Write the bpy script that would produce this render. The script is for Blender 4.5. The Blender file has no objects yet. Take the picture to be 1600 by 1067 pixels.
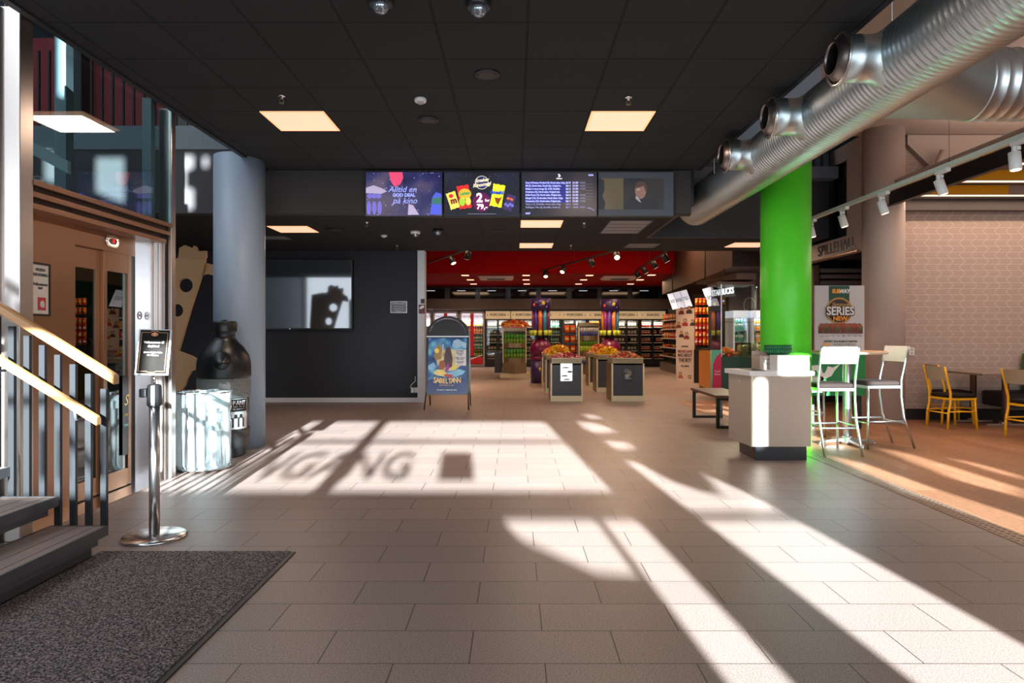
import bpy, bmesh, math, random
from mathutils import Vector, Matrix
random.seed(7)
PI = math.pi
SC = bpy.context.scene
COL = SC.collection
# ---------------------------------------------------------------- camera
F = 1067.0
CH = 1.30
cd = bpy.data.cameras.new('camera'); cam = bpy.data.objects.new('camera', cd); COL.objects.link(cam)
cd.sensor_width = 36.0; cd.lens = 36.0 * F / 1600.0
cam.location = (0, 0, CH); cam.rotation_euler = (PI/2, 0, 0)
cd.shift_x = -4.0/1600; cd.shift_y = -10.5/1600
cd.clip_start = 0.05; cd.clip_end = 200
SC.camera = cam
# ---------------------------------------------------------------- exposure, sky, sun
SC.view_settings.view_transform = 'Standard'; SC.view_settings.look = 'None'
SC.view_settings.exposure = 0.0; SC.view_settings.gamma = 1.0
SC.view_settings.use_curve_mapping = False
w = bpy.data.worlds.new('sky'); SC.world = w; w.use_nodes = True
wn = w.node_tree.nodes; wl = w.node_tree.links
bg = wn['Background']
sky = wn.new('ShaderNodeTexSky'); sky.sky_type = 'HOSEK_WILKIE'; sky.turbidity = 3.0
sky.sun_direction = (0.08, -1, 0.21)
wl.new(sky.outputs[0], bg.inputs[0]); bg.inputs[1].default_value = 0.5
ELT = 0.2126; AZ = 0.08          # the low sun: rise per metre, drift per metre
sd = bpy.data.lights.new('sun', 'SUN'); sd.energy = 68.0; sd.angle = math.radians(0.6); sd.color = (0.82, 0.95, 1.0)
sun = bpy.data.objects.new('sun', sd); COL.objects.link(sun)
sun.rotation_euler = Vector((AZ, -1, ELT)).to_track_quat('Z', 'Y').to_euler(); sun.location = (1, -12, 5)

def area(name, loc, direction, sx, sy, power, color, parent=None, spread=180):
    l = bpy.data.lights.new(name, 'AREA'); l.shape = 'RECTANGLE'; l.size = sx; l.size_y = sy
    l.energy = power; l.color = color; l.spread = math.radians(spread)
    o = bpy.data.objects.new(name, l); COL.objects.link(o)
    o.location = loc; o.rotation_euler = (-Vector(direction)).to_track_quat('Z', 'Y').to_euler()
    return o
# added area lamps inside the entrance front, filling in for its window daylight
area('daylight_fill', (-2.2, -2.8, 1.7), (0, 1, -.05), 3.2, 2.6, 110, (0.80, 0.90, 1.0))
area('daylight_fill', (1.6, -2.8, 1.7), (0, 1, -.05), 3.2, 2.6, 110, (0.80, 0.90, 1.0))
area('daylight_fill', (6.0, -2.8, 2.3), (0, 1, .05), 5.0, 3.4, 230, (0.92, 0.95, 1.0))
area('daylight_fill', (-7.5, -2.8, 2.4), (0, 1, 0), 2.6, 3.4, 170, (0.82, 0.91, 1.0))
area('daylight_fill', (-6.0, -2.7, 6.0), (0, 1, -.25), 4.0, 3.4, 300, (0.82, 0.91, 1.0))
area('shaft_fill', (-6.3, 5.0, 8.4), (0, 0, -1), 4.0, 6.0, 260, (0.82, 0.91, 1.0))  # added overhead fill for the dark shaft; the roof has no opening

def X(u, Y): return (u - 804.0) * Y / F
def Z(v, Y): return CH - (v - 523.0) * Y / F
def FP(u, v):
    Y = CH * F / (v - 523.0); return (X(u, Y), Y)

# ---------------------------------------------------------------- materials
def srgb(c):
    def g(x):
        x = x / 255.0
        return x / 12.92 if x <= 0.04045 else ((x + 0.055) / 1.055) ** 2.4
    return (g(c[0]), g(c[1]), g(c[2]), 1.0)
MATS = {}
def mat(name, rgb, rough=0.5, metal=0.0, emit=None, es=0.0, var=0.08, scale=30.0, bump=0.0, spec=0.5, coat=0.0, stretch=(1, 1, 1), alpha=None, trans=0.0):
    if name in MATS: return MATS[name]
    m = bpy.data.materials.new(name); m.use_nodes = True; nt = m.node_tree; b = nt.nodes['Principled BSDF']
    c = srgb(rgb)
    tc = nt.nodes.new('ShaderNodeTexCoord'); mp = nt.nodes.new('ShaderNodeMapping'); mp.inputs['Scale'].default_value = stretch
    nz = nt.nodes.new('ShaderNodeTexNoise'); nz.inputs['Scale'].default_value = scale; nz.inputs['Detail'].default_value = 4
    nt.links.new(tc.outputs['Object'], mp.inputs[0]); nt.links.new(mp.outputs[0], nz.inputs['Vector'])
    mx = nt.nodes.new('ShaderNodeMix'); mx.data_type = 'RGBA'
    mx.inputs[6].default_value = tuple(max(0, x * (1 - var)) for x in c[:3]) + (1,)
    mx.inputs[7].default_value = tuple(min(1, x * (1 + var)) for x in c[:3]) + (1,)
    nt.links.new(nz.outputs['Fac'], mx.inputs[0]); nt.links.new(mx.outputs[2], b.inputs['Base Color'])
    b.inputs['Roughness'].default_value = rough; b.inputs['Metallic'].default_value = metal
    b.inputs['Specular IOR Level'].default_value = spec
    b.inputs['Coat Weight'].default_value = coat
    if trans: b.inputs['Transmission Weight'].default_value = trans
    if alpha is not None: b.inputs['Alpha'].default_value = alpha
    if emit is not None:
        b.inputs['Emission Color'].default_value = srgb(emit); b.inputs['Emission Strength'].default_value = es
    if bump:
        bp = nt.nodes.new('ShaderNodeBump'); bp.inputs['Strength'].default_value = bump; bp.inputs['Distance'].default_value = 0.01
        nt.links.new(nz.outputs['Fac'], bp.inputs['Height']); nt.links.new(bp.outputs[0], b.inputs['Normal'])
    MATS[name] = m
    return m
def glow(name, rgb, s): return mat(name, rgb, 0.6, emit=rgb, es=s, var=0.02)
def brushed(name, rgb, rough=0.28, stretch=(60, 60, 1)):
    m = mat(name, rgb, rough, 1.0, var=0.03, scale=4, stretch=stretch)
    nt = m.node_tree; nz = [n for n in nt.nodes if n.type == 'TEX_NOISE'][0]
    mr = nt.nodes.new('ShaderNodeMapRange'); mr.inputs[3].default_value = rough * .88; mr.inputs[4].default_value = rough * 1.15
    nt.links.new(nz.outputs['Fac'], mr.inputs[0]); nt.links.new(mr.outputs[0], nt.nodes['Principled BSDF'].inputs['Roughness'])
    return m
def clear(name, tint=(230, 245, 245), refl=0.08, rough=0.0, op=0.0):
    """thin glass sheet: mostly straight-through, with a fresnel reflection"""
    if name in MATS: return MATS[name]
    m = bpy.data.materials.new(name); m.use_nodes = True; nt = m.node_tree; nt.nodes.clear()
    out = nt.nodes.new('ShaderNodeOutputMaterial'); tr = nt.nodes.new('ShaderNodeBsdfTransparent'); gl = nt.nodes.new('ShaderNodeBsdfGlossy')
    tr.inputs[0].default_value = srgb(tint); gl.inputs['Roughness'].default_value = rough
    lw = nt.nodes.new('ShaderNodeLayerWeight'); lw.inputs[0].default_value = .5
    fr = nt.nodes.new('ShaderNodeMath'); fr.operation = 'POWER'; fr.inputs[1].default_value = 4.0; nt.links.new(lw.outputs['Facing'], fr.inputs[0])
    ad = nt.nodes.new('ShaderNodeMath'); ad.operation = 'ADD'; ad.inputs[1].default_value = refl; ad.use_clamp = True
    mx = nt.nodes.new('ShaderNodeMixShader'); nt.links.new(fr.outputs[0], ad.inputs[0]); nt.links.new(ad.outputs[0], mx.inputs[0])
    nt.links.new(tr.outputs[0], mx.inputs[1]); nt.links.new(gl.outputs[0], mx.inputs[2])
    last = mx
    if op:
        df = nt.nodes.new('ShaderNodeBsdfDiffuse'); df.inputs[0].default_value = srgb((225, 232, 232))
        tl = nt.nodes.new('ShaderNodeBsdfTranslucent'); tl.inputs[0].default_value = srgb((225, 232, 232))
        m1 = nt.nodes.new('ShaderNodeMixShader'); m1.inputs[0].default_value = .5
        nt.links.new(df.outputs[0], m1.inputs[1]); nt.links.new(tl.outputs[0], m1.inputs[2])
        nz = nt.nodes.new('ShaderNodeTexNoise'); nz.inputs['Scale'].default_value = 6; nz.inputs['Detail'].default_value = 6
        mr = nt.nodes.new('ShaderNodeMapRange'); mr.inputs[3].default_value = op * .6; mr.inputs[4].default_value = min(1, op * 1.4)
        nt.links.new(nz.outputs['Fac'], mr.inputs[0])
        m2 = nt.nodes.new('ShaderNodeMixShader'); nt.links.new(mr.outputs[0], m2.inputs[0])
        nt.links.new(mx.outputs[0], m2.inputs[1]); nt.links.new(m1.outputs[0], m2.inputs[2]); last = m2
    nt.links.new(last.outputs[0], out.inputs[0]); MATS[name] = m
    return m
def tiles_mat(name, ca, cb, cm, bw, rh, ox, oy, offset, mortar, rough, speck, bumpd=0.002, smallvar=0.5, axes=(0, 1)):
    """tiled surface laid out in metres from the world origin"""
    m = bpy.data.materials.new(name); m.use_nodes = True; nt = m.node_tree; b = nt.nodes['Principled BSDF']; L = nt.links
    geo = nt.nodes.new('ShaderNodeNewGeometry'); sp = nt.nodes.new('ShaderNodeSeparateXYZ'); cb_ = nt.nodes.new('ShaderNodeCombineXYZ')
    L.new(geo.outputs['Position'], sp.inputs[0]); L.new(sp.outputs[axes[0]], cb_.inputs[0]); L.new(sp.outputs[axes[1]], cb_.inputs[1])
    mp = nt.nodes.new('ShaderNodeMapping'); mp.inputs['Location'].default_value = (ox, oy, 0); L.new(cb_.outputs[0], mp.inputs[0])
    br = nt.nodes.new('ShaderNodeTexBrick'); br.offset = offset; br.offset_frequency = 2
    br.inputs['Scale'].default_value = 1.0; br.inputs['Brick Width'].default_value = bw; br.inputs['Row Height'].default_value = rh
    br.inputs['Mortar Size'].default_value = mortar; br.inputs['Mortar Smooth'].default_value = 0.1
    br.inputs['Color1'].default_value = srgb(ca); br.inputs['Color2'].default_value = srgb(cb); br.inputs['Mortar'].default_value = srgb(cm)
    L.new(mp.outputs[0], br.inputs['Vector'])
    nz = nt.nodes.new('ShaderNodeTexNoise'); nz.inputs['Scale'].default_value = speck; nz.inputs['Detail'].default_value = 3; L.new(geo.outputs['Position'], nz.inputs['Vector'])
    mr = nt.nodes.new('ShaderNodeMapRange'); mr.inputs[1].default_value = .36; mr.inputs[2].default_value = .64
    mr.inputs[3].default_value = 1 - smallvar * .5; mr.inputs[4].default_value = 1 + smallvar * .5; L.new(nz.outputs['Fac'], mr.inputs[0])
    mu = nt.nodes.new('ShaderNodeMix'); mu.data_type = 'RGBA'; mu.blend_type = 'MULTIPLY'; mu.inputs[0].default_value = 1
    L.new(br.outputs['Color'], mu.inputs[6]); L.new(mr.outputs[0], mu.inputs[7]); L.new(mu.outputs[2], b.inputs['Base Color'])
    b.inputs['Roughness'].default_value = rough
    sb = nt.nodes.new('ShaderNodeMath'); sb.operation = 'SUBTRACT'; sb.inputs[0].default_value = 1; L.new(br.outputs['Fac'], sb.inputs[1])
    bp = nt.nodes.new('ShaderNodeBump'); bp.inputs['Strength'].default_value = .6; bp.inputs['Distance'].default_value = bumpd
    L.new(sb.outputs[0], bp.inputs['Height']); L.new(bp.outputs[0], b.inputs['Normal'])
    return m
M_TILE = tiles_mat('floor_tile', (148, 129, 121), (139, 122, 115), (70, 60, 56), .6, .3, .48, -2.7, .5, .003, .42, 160, smallvar=.8)
M_WOOD = tiles_mat('plank_floor', (150, 104, 76), (132, 90, 64), (70, 46, 34), 1.2, .2, .3, .05, .4, .0018, .38, 25, smallvar=.35, axes=(1, 0))
M_CEIL = tiles_mat('ceiling_tile', (35, 35, 36), (32, 32, 33), (9, 9, 9), .6, .585, .515, -4.416 + .585, 0, .011, .95, 220, smallvar=.4)
M_CEIL2 = tiles_mat('ceiling_tile_low', (36, 36, 37), (34, 34, 35), (9, 9, 9), .6, .6, .51, -9.66, 0, .009, .9, 220, smallvar=.4)
def wallpaper():
    m = bpy.data.materials.new('zigzag_wallpaper'); m.use_nodes = True; nt = m.node_tree; b = nt.nodes['Principled BSDF']; L = nt.links
    geo = nt.nodes.new('ShaderNodeNewGeometry'); sp = nt.nodes.new('ShaderNodeSeparateXYZ'); L.new(geo.outputs['Position'], sp.inputs[0])
    def mth(op, a, bb=None, c=None):
        n = nt.nodes.new('ShaderNodeMath'); n.operation = op
        for i, q in enumerate((a, bb, c)):
            if q is None: continue
            if isinstance(q, (int, float)): n.inputs[i].default_value = q
            else: L.new(q, n.inputs[i])
        return n.outputs[0]
    h = .0935
    tri = mth('PINGPONG', sp.outputs[2], h)
    xs = mth('ADD', sp.outputs[0], tri)
    l1 = mth('LESS_THAN', mth('ABSOLUTE', mth('SUBTRACT', mth('FLOORED_MODULO', xs, .18), .09)), .0035)
    l2 = mth('LESS_THAN', mth('ABSOLUTE', mth('SUBTRACT', mth('FLOORED_MODULO', sp.outputs[2], h), h / 2)), .0022)
    ln = mth('MAXIMUM', l1, l2)
    mx = nt.nodes.new('ShaderNodeMix'); mx.data_type = 'RGBA'; mx.inputs[6].default_value = srgb((167, 146, 136)); mx.inputs[7].default_value = srgb((205, 188, 174))
    L.new(ln, mx.inputs[0]); L.new(mx.outputs[2], b.inputs['Base Color']); b.inputs['Roughness'].default_value = .7
    return m
M_PAPER = wallpaper()
M_BLACKW = mat('charcoal_wall', (34, 34, 40), .75, var=.1, scale=60)
M_DARK = mat('dark_panel', (34, 33, 36), .5)
M_DGLOSS = mat('dark_gloss', (20, 20, 23), .12)
M_BEIGE = mat('beige_plaster', (170, 152, 142), .8, var=.05)
M_GREYW = mat('grey_plaster', (120, 128, 138), .8, var=.05)
M_RED = mat('red_paint', (160, 2, 2), .8, var=.06, spec=.15)
M_BROWN = mat('brown_panel', (78, 56, 46), .6)
M_WHITE = mat('white_paint', (225, 222, 220), .45)
M_COLG = mat('grey_column_paint', (140, 153, 168), .45, var=.05, scale=200)
M_GREEN = mat('green_paint', (88, 224, 46), .4, var=.05, scale=12)
M_COLB = mat('beige_column_paint', (178, 160, 150), .7, var=.05)
M_STEEL = brushed('stainless_steel', (190, 180, 174), .3)
M_STEELV = brushed('stainless_bright', (215, 212, 212), .22)
M_BRONZE = brushed('warm_steel', (160, 124, 100), .34, (1, 2, 90))
M_CHROME = mat('chrome', (225, 225, 228), .12, 1.0)
M_GALV = brushed('galvanised_steel', (206, 218, 222), .38, (3, 3, 3))
M_ALU = mat('aluminium', (205, 208, 212), .32, 1.0)
M_GREYM = mat('grey_painted_steel', (66, 66, 70), .5)
M_HAND = mat('ash_wood', (180, 132, 84), .35, var=.12, scale=6, stretch=(1, 8, 8))
M_BLK = mat('black_plastic', (22, 22, 24), .4)
M_BLKS = mat('black_satin', (20, 20, 22), .35)
M_GLASS = clear('clear_glass', (226, 240, 240), .03)
M_SHAFT = clear('shaft_glass', (214, 228, 230), .07)
M_OAKL = mat('pale_laminate', (186, 168, 150), .5, var=.14, scale=5, stretch=(2, 2, 30))
M_PANEL = glow('panel_light', (255, 206, 172), .95)
M_SPOTGL = glow('spot_glow', (255, 214, 160), 14)
M_CREAM = mat('cream_trim', (220, 210, 176), .5)
M_BRASS = mat('bronze_trim', (140, 120, 88), .4, .6)
M_YEL = mat('yellow_paint', (238, 172, 22), .4, var=.05)
M_BAL = mat('baluster_steel', (22, 23, 26), .5, spec=.3)
M_LEATH = mat('brown_leather', (34, 25, 22), .8, bump=.2, scale=80, spec=.15)
M_CARD = mat('cardboard', (168, 130, 92), .85)
def pile(name, dark, light, scale):
    m = mat(name, dark, .95, var=0, scale=scale, bump=1.0); nt = m.node_tree
    nz = [n for n in nt.nodes if n.type == 'TEX_NOISE'][0]; nz.inputs['Detail'].default_value = 2
    mx = [n for n in nt.nodes if n.type == 'MIX'][0]; mx.inputs[6].default_value = srgb(dark); mx.inputs[7].default_value = srgb(light)
    mr = nt.nodes.new('ShaderNodeMapRange'); mr.inputs[1].default_value = .42; mr.inputs[2].default_value = .66
    nt.links.new(nz.outputs['Fac'], mr.inputs[0]); nt.links.new(mr.outputs[0], mx.inputs[0]); return m
def C(name, rgb, rough=.5, **k): return mat(name, rgb, rough, **k)

# ---------------------------------------------------------------- mesh helpers
class MB:
    def __init__(s): s.v = []; s.f = []; s.m = []; s.s = []
    def face(s, pts, mi=0, sm=False):
        n = len(s.v); s.v += [tuple(p) for p in pts]; s.f.append(tuple(range(n, n + len(pts)))); s.m.append(mi); s.s.append(sm); return s
    def box(s, x0, y0, z0, x1, y1, z1, mi=0):
        if x0 > x1: x0, x1 = x1, x0
        if y0 > y1: y0, y1 = y1, y0
        if z0 > z1: z0, z1 = z1, z0
        n = len(s.v)
        s.v += [(x0, y0, z0), (x1, y0, z0), (x1, y1, z0), (x0, y1, z0), (x0, y0, z1), (x1, y0, z1), (x1, y1, z1), (x0, y1, z1)]
        for q in ((0, 3, 2, 1), (4, 5, 6, 7), (0, 1, 5, 4), (1, 2, 6, 5), (2, 3, 7, 6), (3, 0, 4, 7)):
            s.f.append(tuple(n + i for i in q)); s.m.append(mi); s.s.append(False)
        return s
    def hexa(s, p, mi=0):
        n = len(s.v); s.v += [tuple(q) for q in p]
        for q in ((0, 3, 2, 1), (4, 5, 6, 7), (0, 1, 5, 4), (1, 2, 6, 5), (2, 3, 7, 6), (3, 0, 4, 7)):
            s.f.append(tuple(n + i for i in q)); s.m.append(mi); s.s.append(False)
        return s
    def rings(s, rs, mi=0, cap=True, sm=True):
        """join equal-length rings of points"""
        n = len(s.v); k = len(rs[0])
        for r in rs: s.v += [tuple(p) for p in r]
        for i in range(len(rs) - 1):
            for j in range(k):
                a = n + i * k + j; b = n + i * k + (j + 1) % k
                s.f.append((a, b, b + k, a + k)); s.m.append(mi); s.s.append(sm)
        if cap:
            s.f.append(tuple(n + j for j in reversed(range(k)))); s.m.append(mi); s.s.append(False)
            s.f.append(tuple(n + (len(rs) - 1) * k + j for j in range(k))); s.m.append(mi); s.s.append(False)
        return s
    def lathe(s, prof, c=(0, 0, 0), axis='z', n=32, mi=0, cap=True, sm=True):
        rs = []
        for r, h in prof:
            ring = []
            for j in range(n):
                a = 2 * PI * j / n; p, q = r * math.cos(a), r * math.sin(a)
                if axis == 'z': ring.append((c[0] + p, c[1] + q, c[2] + h))
                elif axis == 'y': ring.append((c[0] + q, c[1] + h, c[2] + p))
                else: ring.append((c[0] + h, c[1] + p, c[2] + q))
            rs.append(ring)
        return s.rings(rs, mi, cap, sm)
    def tube(s, pts, r, n=10, mi=0, cap=True):
        pts = [Vector(p) for p in pts]; rs = []
        rr = r if isinstance(r, (list, tuple)) else [r] * len(pts)
        up = None
        for i, p in enumerate(pts):
            d = (pts[min(i + 1, len(pts) - 1)] - pts[max(i - 1, 0)]).normalized()
            if up is None:
                up = Vector((0, 0, 1)) if abs(d.z) < .9 else Vector((0, 1, 0))
            a = d.cross(up).normalized(); b = a.cross(d).normalized(); up = b
            rs.append([p + (a * math.cos(2 * PI * j / n) + b * math.sin(2 * PI * j / n)) * rr[i] for j in range(n)])
        return s.rings(rs, mi, cap)
    def ball(s, c, r, sc=(1, 1, 1), n=12, mi=0):
        rs = []
        for i in range(1, n // 2 + 1):
            t = PI * (i - .5) / (n // 2)
            rs.append([(c[0] + r * sc[0] * math.sin(t) * math.cos(2 * PI * j / n), c[1] + r * sc[1] * math.sin(t) * math.sin(2 * PI * j / n), c[2] + r * sc[2] * math.cos(t)) for j in range(n)])
        return s.rings(rs[::-1], mi, True)
    def build(s, name, m, parent=None, bev=0.0, off=None):
        me = bpy.data.meshes.new(name)
        if off is None: off = world_loc(parent) if parent is not None else Vector((0, 0, 0))
        me.from_pydata([(a - off[0], b - off[1], c - off[2]) for a, b, c in s.v], [], s.f)
        for q in (m if isinstance(m, (list, tuple)) else [m]): me.materials.append(q)
        me.polygons.foreach_set('material_index', s.m); me.polygons.foreach_set('use_smooth', s.s)
        me.update()
        bm = bmesh.new(); bm.from_mesh(me); bmesh.ops.recalc_face_normals(bm, faces=bm.faces); bm.to_mesh(me); bm.free()
        o = bpy.data.objects.new(name, me); COL.objects.link(o)
        if parent is not None: o.parent = parent
        if bev:
            md = o.modifiers.new('bevel', 'BEVEL'); md.width = bev; md.segments = 2; md.limit_method = 'ANGLE'; md.angle_limit = math.radians(50)
        return o
def world_loc(o):
    v = Vector((0, 0, 0))
    while o is not None:
        v += o.location; o = o.parent
    return v
def tag(o, label=None, cat=None, group=None, kind=None):
    if label: o['label'] = label
    if cat: o['category'] = cat
    if group: o['group'] = group
    if kind: o['kind'] = kind
    return o
def thing(name, label, cat, loc, group=None):
    o = bpy.data.objects.new(name, None); o.empty_display_size = .1; COL.objects.link(o); o.location = loc
    return tag(o, label, cat, group)
def solo(mb, name, m, label, cat, group=None, loc=None, bev=0, kind=None):
    """a thing that is a single mesh, origin at loc"""
    o = mb.build(name, m, None, bev, off=Vector(loc) if loc else None)
    if loc: o.location = loc
    return tag(o, label, cat, group, kind)
def struct(mb, name, m, bev=0): return tag(mb.build(name, m, None, bev), kind='structure')
def dup(o, loc=None, rz=None, label=None, group=None, parent=None, mats=None):
    c = o.copy(); COL.objects.link(c); c.parent = parent
    if loc is not None: c.location = loc
    if rz is not None: c.rotation_euler = (0, 0, rz)
    if label: c['label'] = label
    if group: c['group'] = group
    for ch in KIDS.get(o.name, [q for q in bpy.data.objects if q.parent == o]): dup(ch, parent=c)
    return c
KIDS = {}
def flat(name, splines, th, m, parent, origin, ax=(1, 0, 0), ay=(0, 0, 1), holes=True):
    """2-D outlines (with holes) made into a plate th thick; x along ax, y along ay, from origin (world)"""
    cu = bpy.data.curves.new(name, 'CURVE'); cu.dimensions = '2D'; cu.fill_mode = 'BOTH'; cu.extrude = th / 2
    for sp in splines:
        q = cu.splines.new('POLY'); q.points.add(len(sp) - 1)
        for i, p in enumerate(sp): q.points[i].co = (p[0], p[1], 0, 1)
        q.use_cyclic_u = True
    return _curve_mesh(cu, name, m, parent, origin, ax, ay)
def text(name, s, size, m, parent, origin, ax=(1, 0, 0), ay=(0, 0, 1), th=.002, align='CENTER', sx=1.0, shear=0.0, bold=0.0, sp=1.0):
    cu = bpy.data.curves.new(name, 'FONT'); cu.body = s; cu.size = size; cu.extrude = th / 2; cu.align_x = align; cu.align_y = 'CENTER'
    cu.shear = shear; cu.offset = bold; cu.space_character = sp; cu.resolution_u = 3
    return _curve_mesh(cu, name, m, parent, origin, ax, ay, sx)
def _curve_mesh(cu, name, m, parent, origin, ax, ay, sx=1.0):
    t = bpy.data.objects.new('tmp', cu); COL.objects.link(t)
    dg = bpy.context.evaluated_depsgraph_get(); dg.update()
    me = bpy.data.meshes.new_from_object(t.evaluated_get(dg), depsgraph=dg)
    bpy.data.objects.remove(t); bpy.data.curves.remove(cu)
    ax = Vector(ax).normalized(); ay = Vector(ay).normalized(); az = ax.cross(ay)
    off = world_loc(parent) if parent is not None else Vector((0, 0, 0))
    o3 = Vector(origin)
    for v in me.vertices:
        c = v.co.copy(); v.co = o3 + ax * c.x * sx + ay * c.y + az * c.z - off
    me.materials.clear(); me.materials.append(m)
    me.name = name
    o = bpy.data.objects.new(name, me); COL.objects.link(o)
    if parent is not None: o.parent = parent
    return o
def circ(cx, cy, r, n=24, ry=None): return [(cx + r * math.cos(2 * PI * i / n), cy + (ry or r) * math.sin(2 * PI * i / n)) for i in range(n)]
def rect(x0, y0, x1, y1): return [(x0, y0), (x1, y0), (x1, y1), (x0, y1)]
# ================================================================ SETTING
XC0, XC1 = -3.03, 2.24
ZC, ZL = 3.32, 2.92
struct(MB().box(-9, -3.2, -.12, 3.135, 28.6, 0), 'floor', M_TILE)
struct(MB().box(3.295, -3.2, -.12, 12, 13.4, 0).box(3.135, 7.9, -.12, 3.295, 13.4, 0), 'floor', M_WOOD)
struct(MB().box(3.135, 13.4, -.12, 12, 28.6, 0), 'floor', M_TILE)
struct(MB().box(XC0, -3.1, ZC, XC1, 8.39, ZC + .14), 'ceiling', M_CEIL)
struct(MB().box(-9, 8.53, ZL, 2.2, 13.2, ZL + .08).box(2.2, 11.45, ZL, 5.25, 13.2, ZL + .08), 'ceiling', M_CEIL2)
struct(MB().box(XC1, -3.1, 4.35, 12, 10.5, 4.5), 'ceiling', M_BEIGE)
struct(MB().box(XC1 + .04, 7.78, 3.42, 3.5, 8.42, 4.35), 'trim_7', mat('beam_grey', (128, 140, 152), .7))
# fascia boards round the dropped ceilings
struct(MB().box(XC1, -3.1, ZC - .01, XC1 + .04, 8.37, ZC + .22), 'trim_1', M_DARK)
struct(MB().box(XC0 - .05, -3.1, ZC - .02, XC0, 8.37, ZC + .3), 'trim_2', M_DARK)
struct(MB().box(2.2, 8.53, ZL, 2.24, 11.4, 4.34).box(2.2, 11.4, ZL, 5.25, 11.45, 4.34), 'wall_upper', mat('black_gloss_wall', (36, 36, 39), .4))
struct(MB().box(-9, 8.37, 2.79, -3.08, 8.53, 3.57).box(-3.08, 8.37, 2.79, 2.165, 8.53, 3.31), 'wall_bulkhead', mat('bulkhead_paint', (58, 54, 54), .8))
struct(MB().box(XC1 - .3, 8.53, 2.79, 2.2, 8.6, 3.4), 'trim_3', M_DARK)
# far wall of the hall, with the shop opening
YW = 13.2
xo0, xo1 = X(664, YW), X(1194, YW)
struct(MB().box(-9, YW, 0, X(653, YW), YW + .15, ZL + .02), 'wall_back', M_BLACKW)
struct(MB().box(-9, YW, ZL + .08, 12, YW + .15, 8.5), 'wall_back', mat('upper_wall', (60, 66, 74), .7))
struct(MB().box(X(653, YW), YW - .06, 0, xo0, YW + .2, ZL), 'trim_4', mat('pilaster_grey', (196, 196, 200), .5))
struct(MB().box(xo1, YW - .02, 0, xo1 + .09, YW + .2, ZL), 'trim_5', mat('pilaster_grey', (196, 196, 200), .5))
struct(MB().box(xo1 + .09, YW, 0, 12, YW + .15, ZL + .02), 'wall_back', M_DARK)
struct(MB().box(-8.9, YW - .025, 0, X(655, YW), YW, .085), 'baseboard_back', mat('skirting_white', (200, 196, 196), .5))
# left, right, front and roof
struct(MB().box(-9.1, -3.2, 0, -9, 28.6, 8.5), 'wall_left', M_GREYW)
struct(MB().box(12, -3.2, 0, 12.1, 28.6, 8.5), 'wall_right', M_BEIGE)
struct(MB().box(-9.1, -3.2, 8.5, 12.1, 13.4, 8.6), 'ceiling', M_GREYW)
# restaurant wall
YP = 10.5
struct(MB().box(5.9, YP, 0, 12, YP + .12, 4.35), 'wall_restaurant', M_PAPER)
struct(MB().box(5.9, YP - .03, 0, 12, YP, .165), 'baseboard_restaurant', mat('black_skirting', (24, 23, 24), .4))
# side wall of the arcade hall: beige frame with a dark glass panel over the doorway
XS = 5.3
w_ = MB(); w_.box(XS, 10.25, 2.59, XS + .1, 12.9, 2.88); w_.box(XS, 10.25, 2.88, XS + .1, 10.9, 4.35); w_.box(XS, 12.9, 0, XS + .1, 13.2, 2.9)
w_.box(XS, 10.9, 4.1, XS + .1, 11.4, 4.35)
struct(w_, 'wall_arcade', M_BEIGE)
struct(MB().box(XS + .03, 10.9, 2.88, XS + .07, 11.4, 4.1), 'window_1', M_DGLOSS)
struct(MB().box(XS + .1, 10.62, 2.6, 9, 13.1, 2.66), 'ceiling', M_DGLOSS)
struct(MB().box(9, 10.62, 0, 9.1, 13.2, 2.66), 'wall_arcade', M_BROWN)
# shop shell
struct(MB().box(-4.7, 13.35, 0, -4.6, 28.6, 4.5), 'wall_shop_left', M_BROWN)
struct(MB().box(7.0, 13.35, 0, 7.1, 28.6, 4.5), 'wall_shop_right', M_BROWN)
struct(MB().box(-4.7, 28.3, 0, 7.1, 28.45, 3.4), 'wall_shop_back', mat('taupe_band', (74, 64, 60), .6))
struct(MB().box(-4.7, 22.0, 3.27, 7.1, 28.5, 3.35), 'ceiling', M_RED)
struct(MB().box(-4.7, 21.9, 3.27, 7.1, 22.0, 4.5), 'wall_shop_bulkhead', M_RED)
struct(MB().box(-4.7, 13.35, 4.4, 7.1, 22, 4.5), 'ceiling', M_RED)
# brown panelled bulkhead over the shop's right-hand side
s_ = MB(); s_.hexa([(5.3, 24.5, 2.75), (4.62, 14.5, 2.75), (7, 14.5, 2.75), (7, 24.5, 2.75), (5.3, 24.5, 4.39), (4.62, 14.5, 4.39), (7, 14.5, 4.39), (7, 24.5, 4.39)])
struct(s_, 'wall_shop_soffit', M_BROWN)

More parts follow.
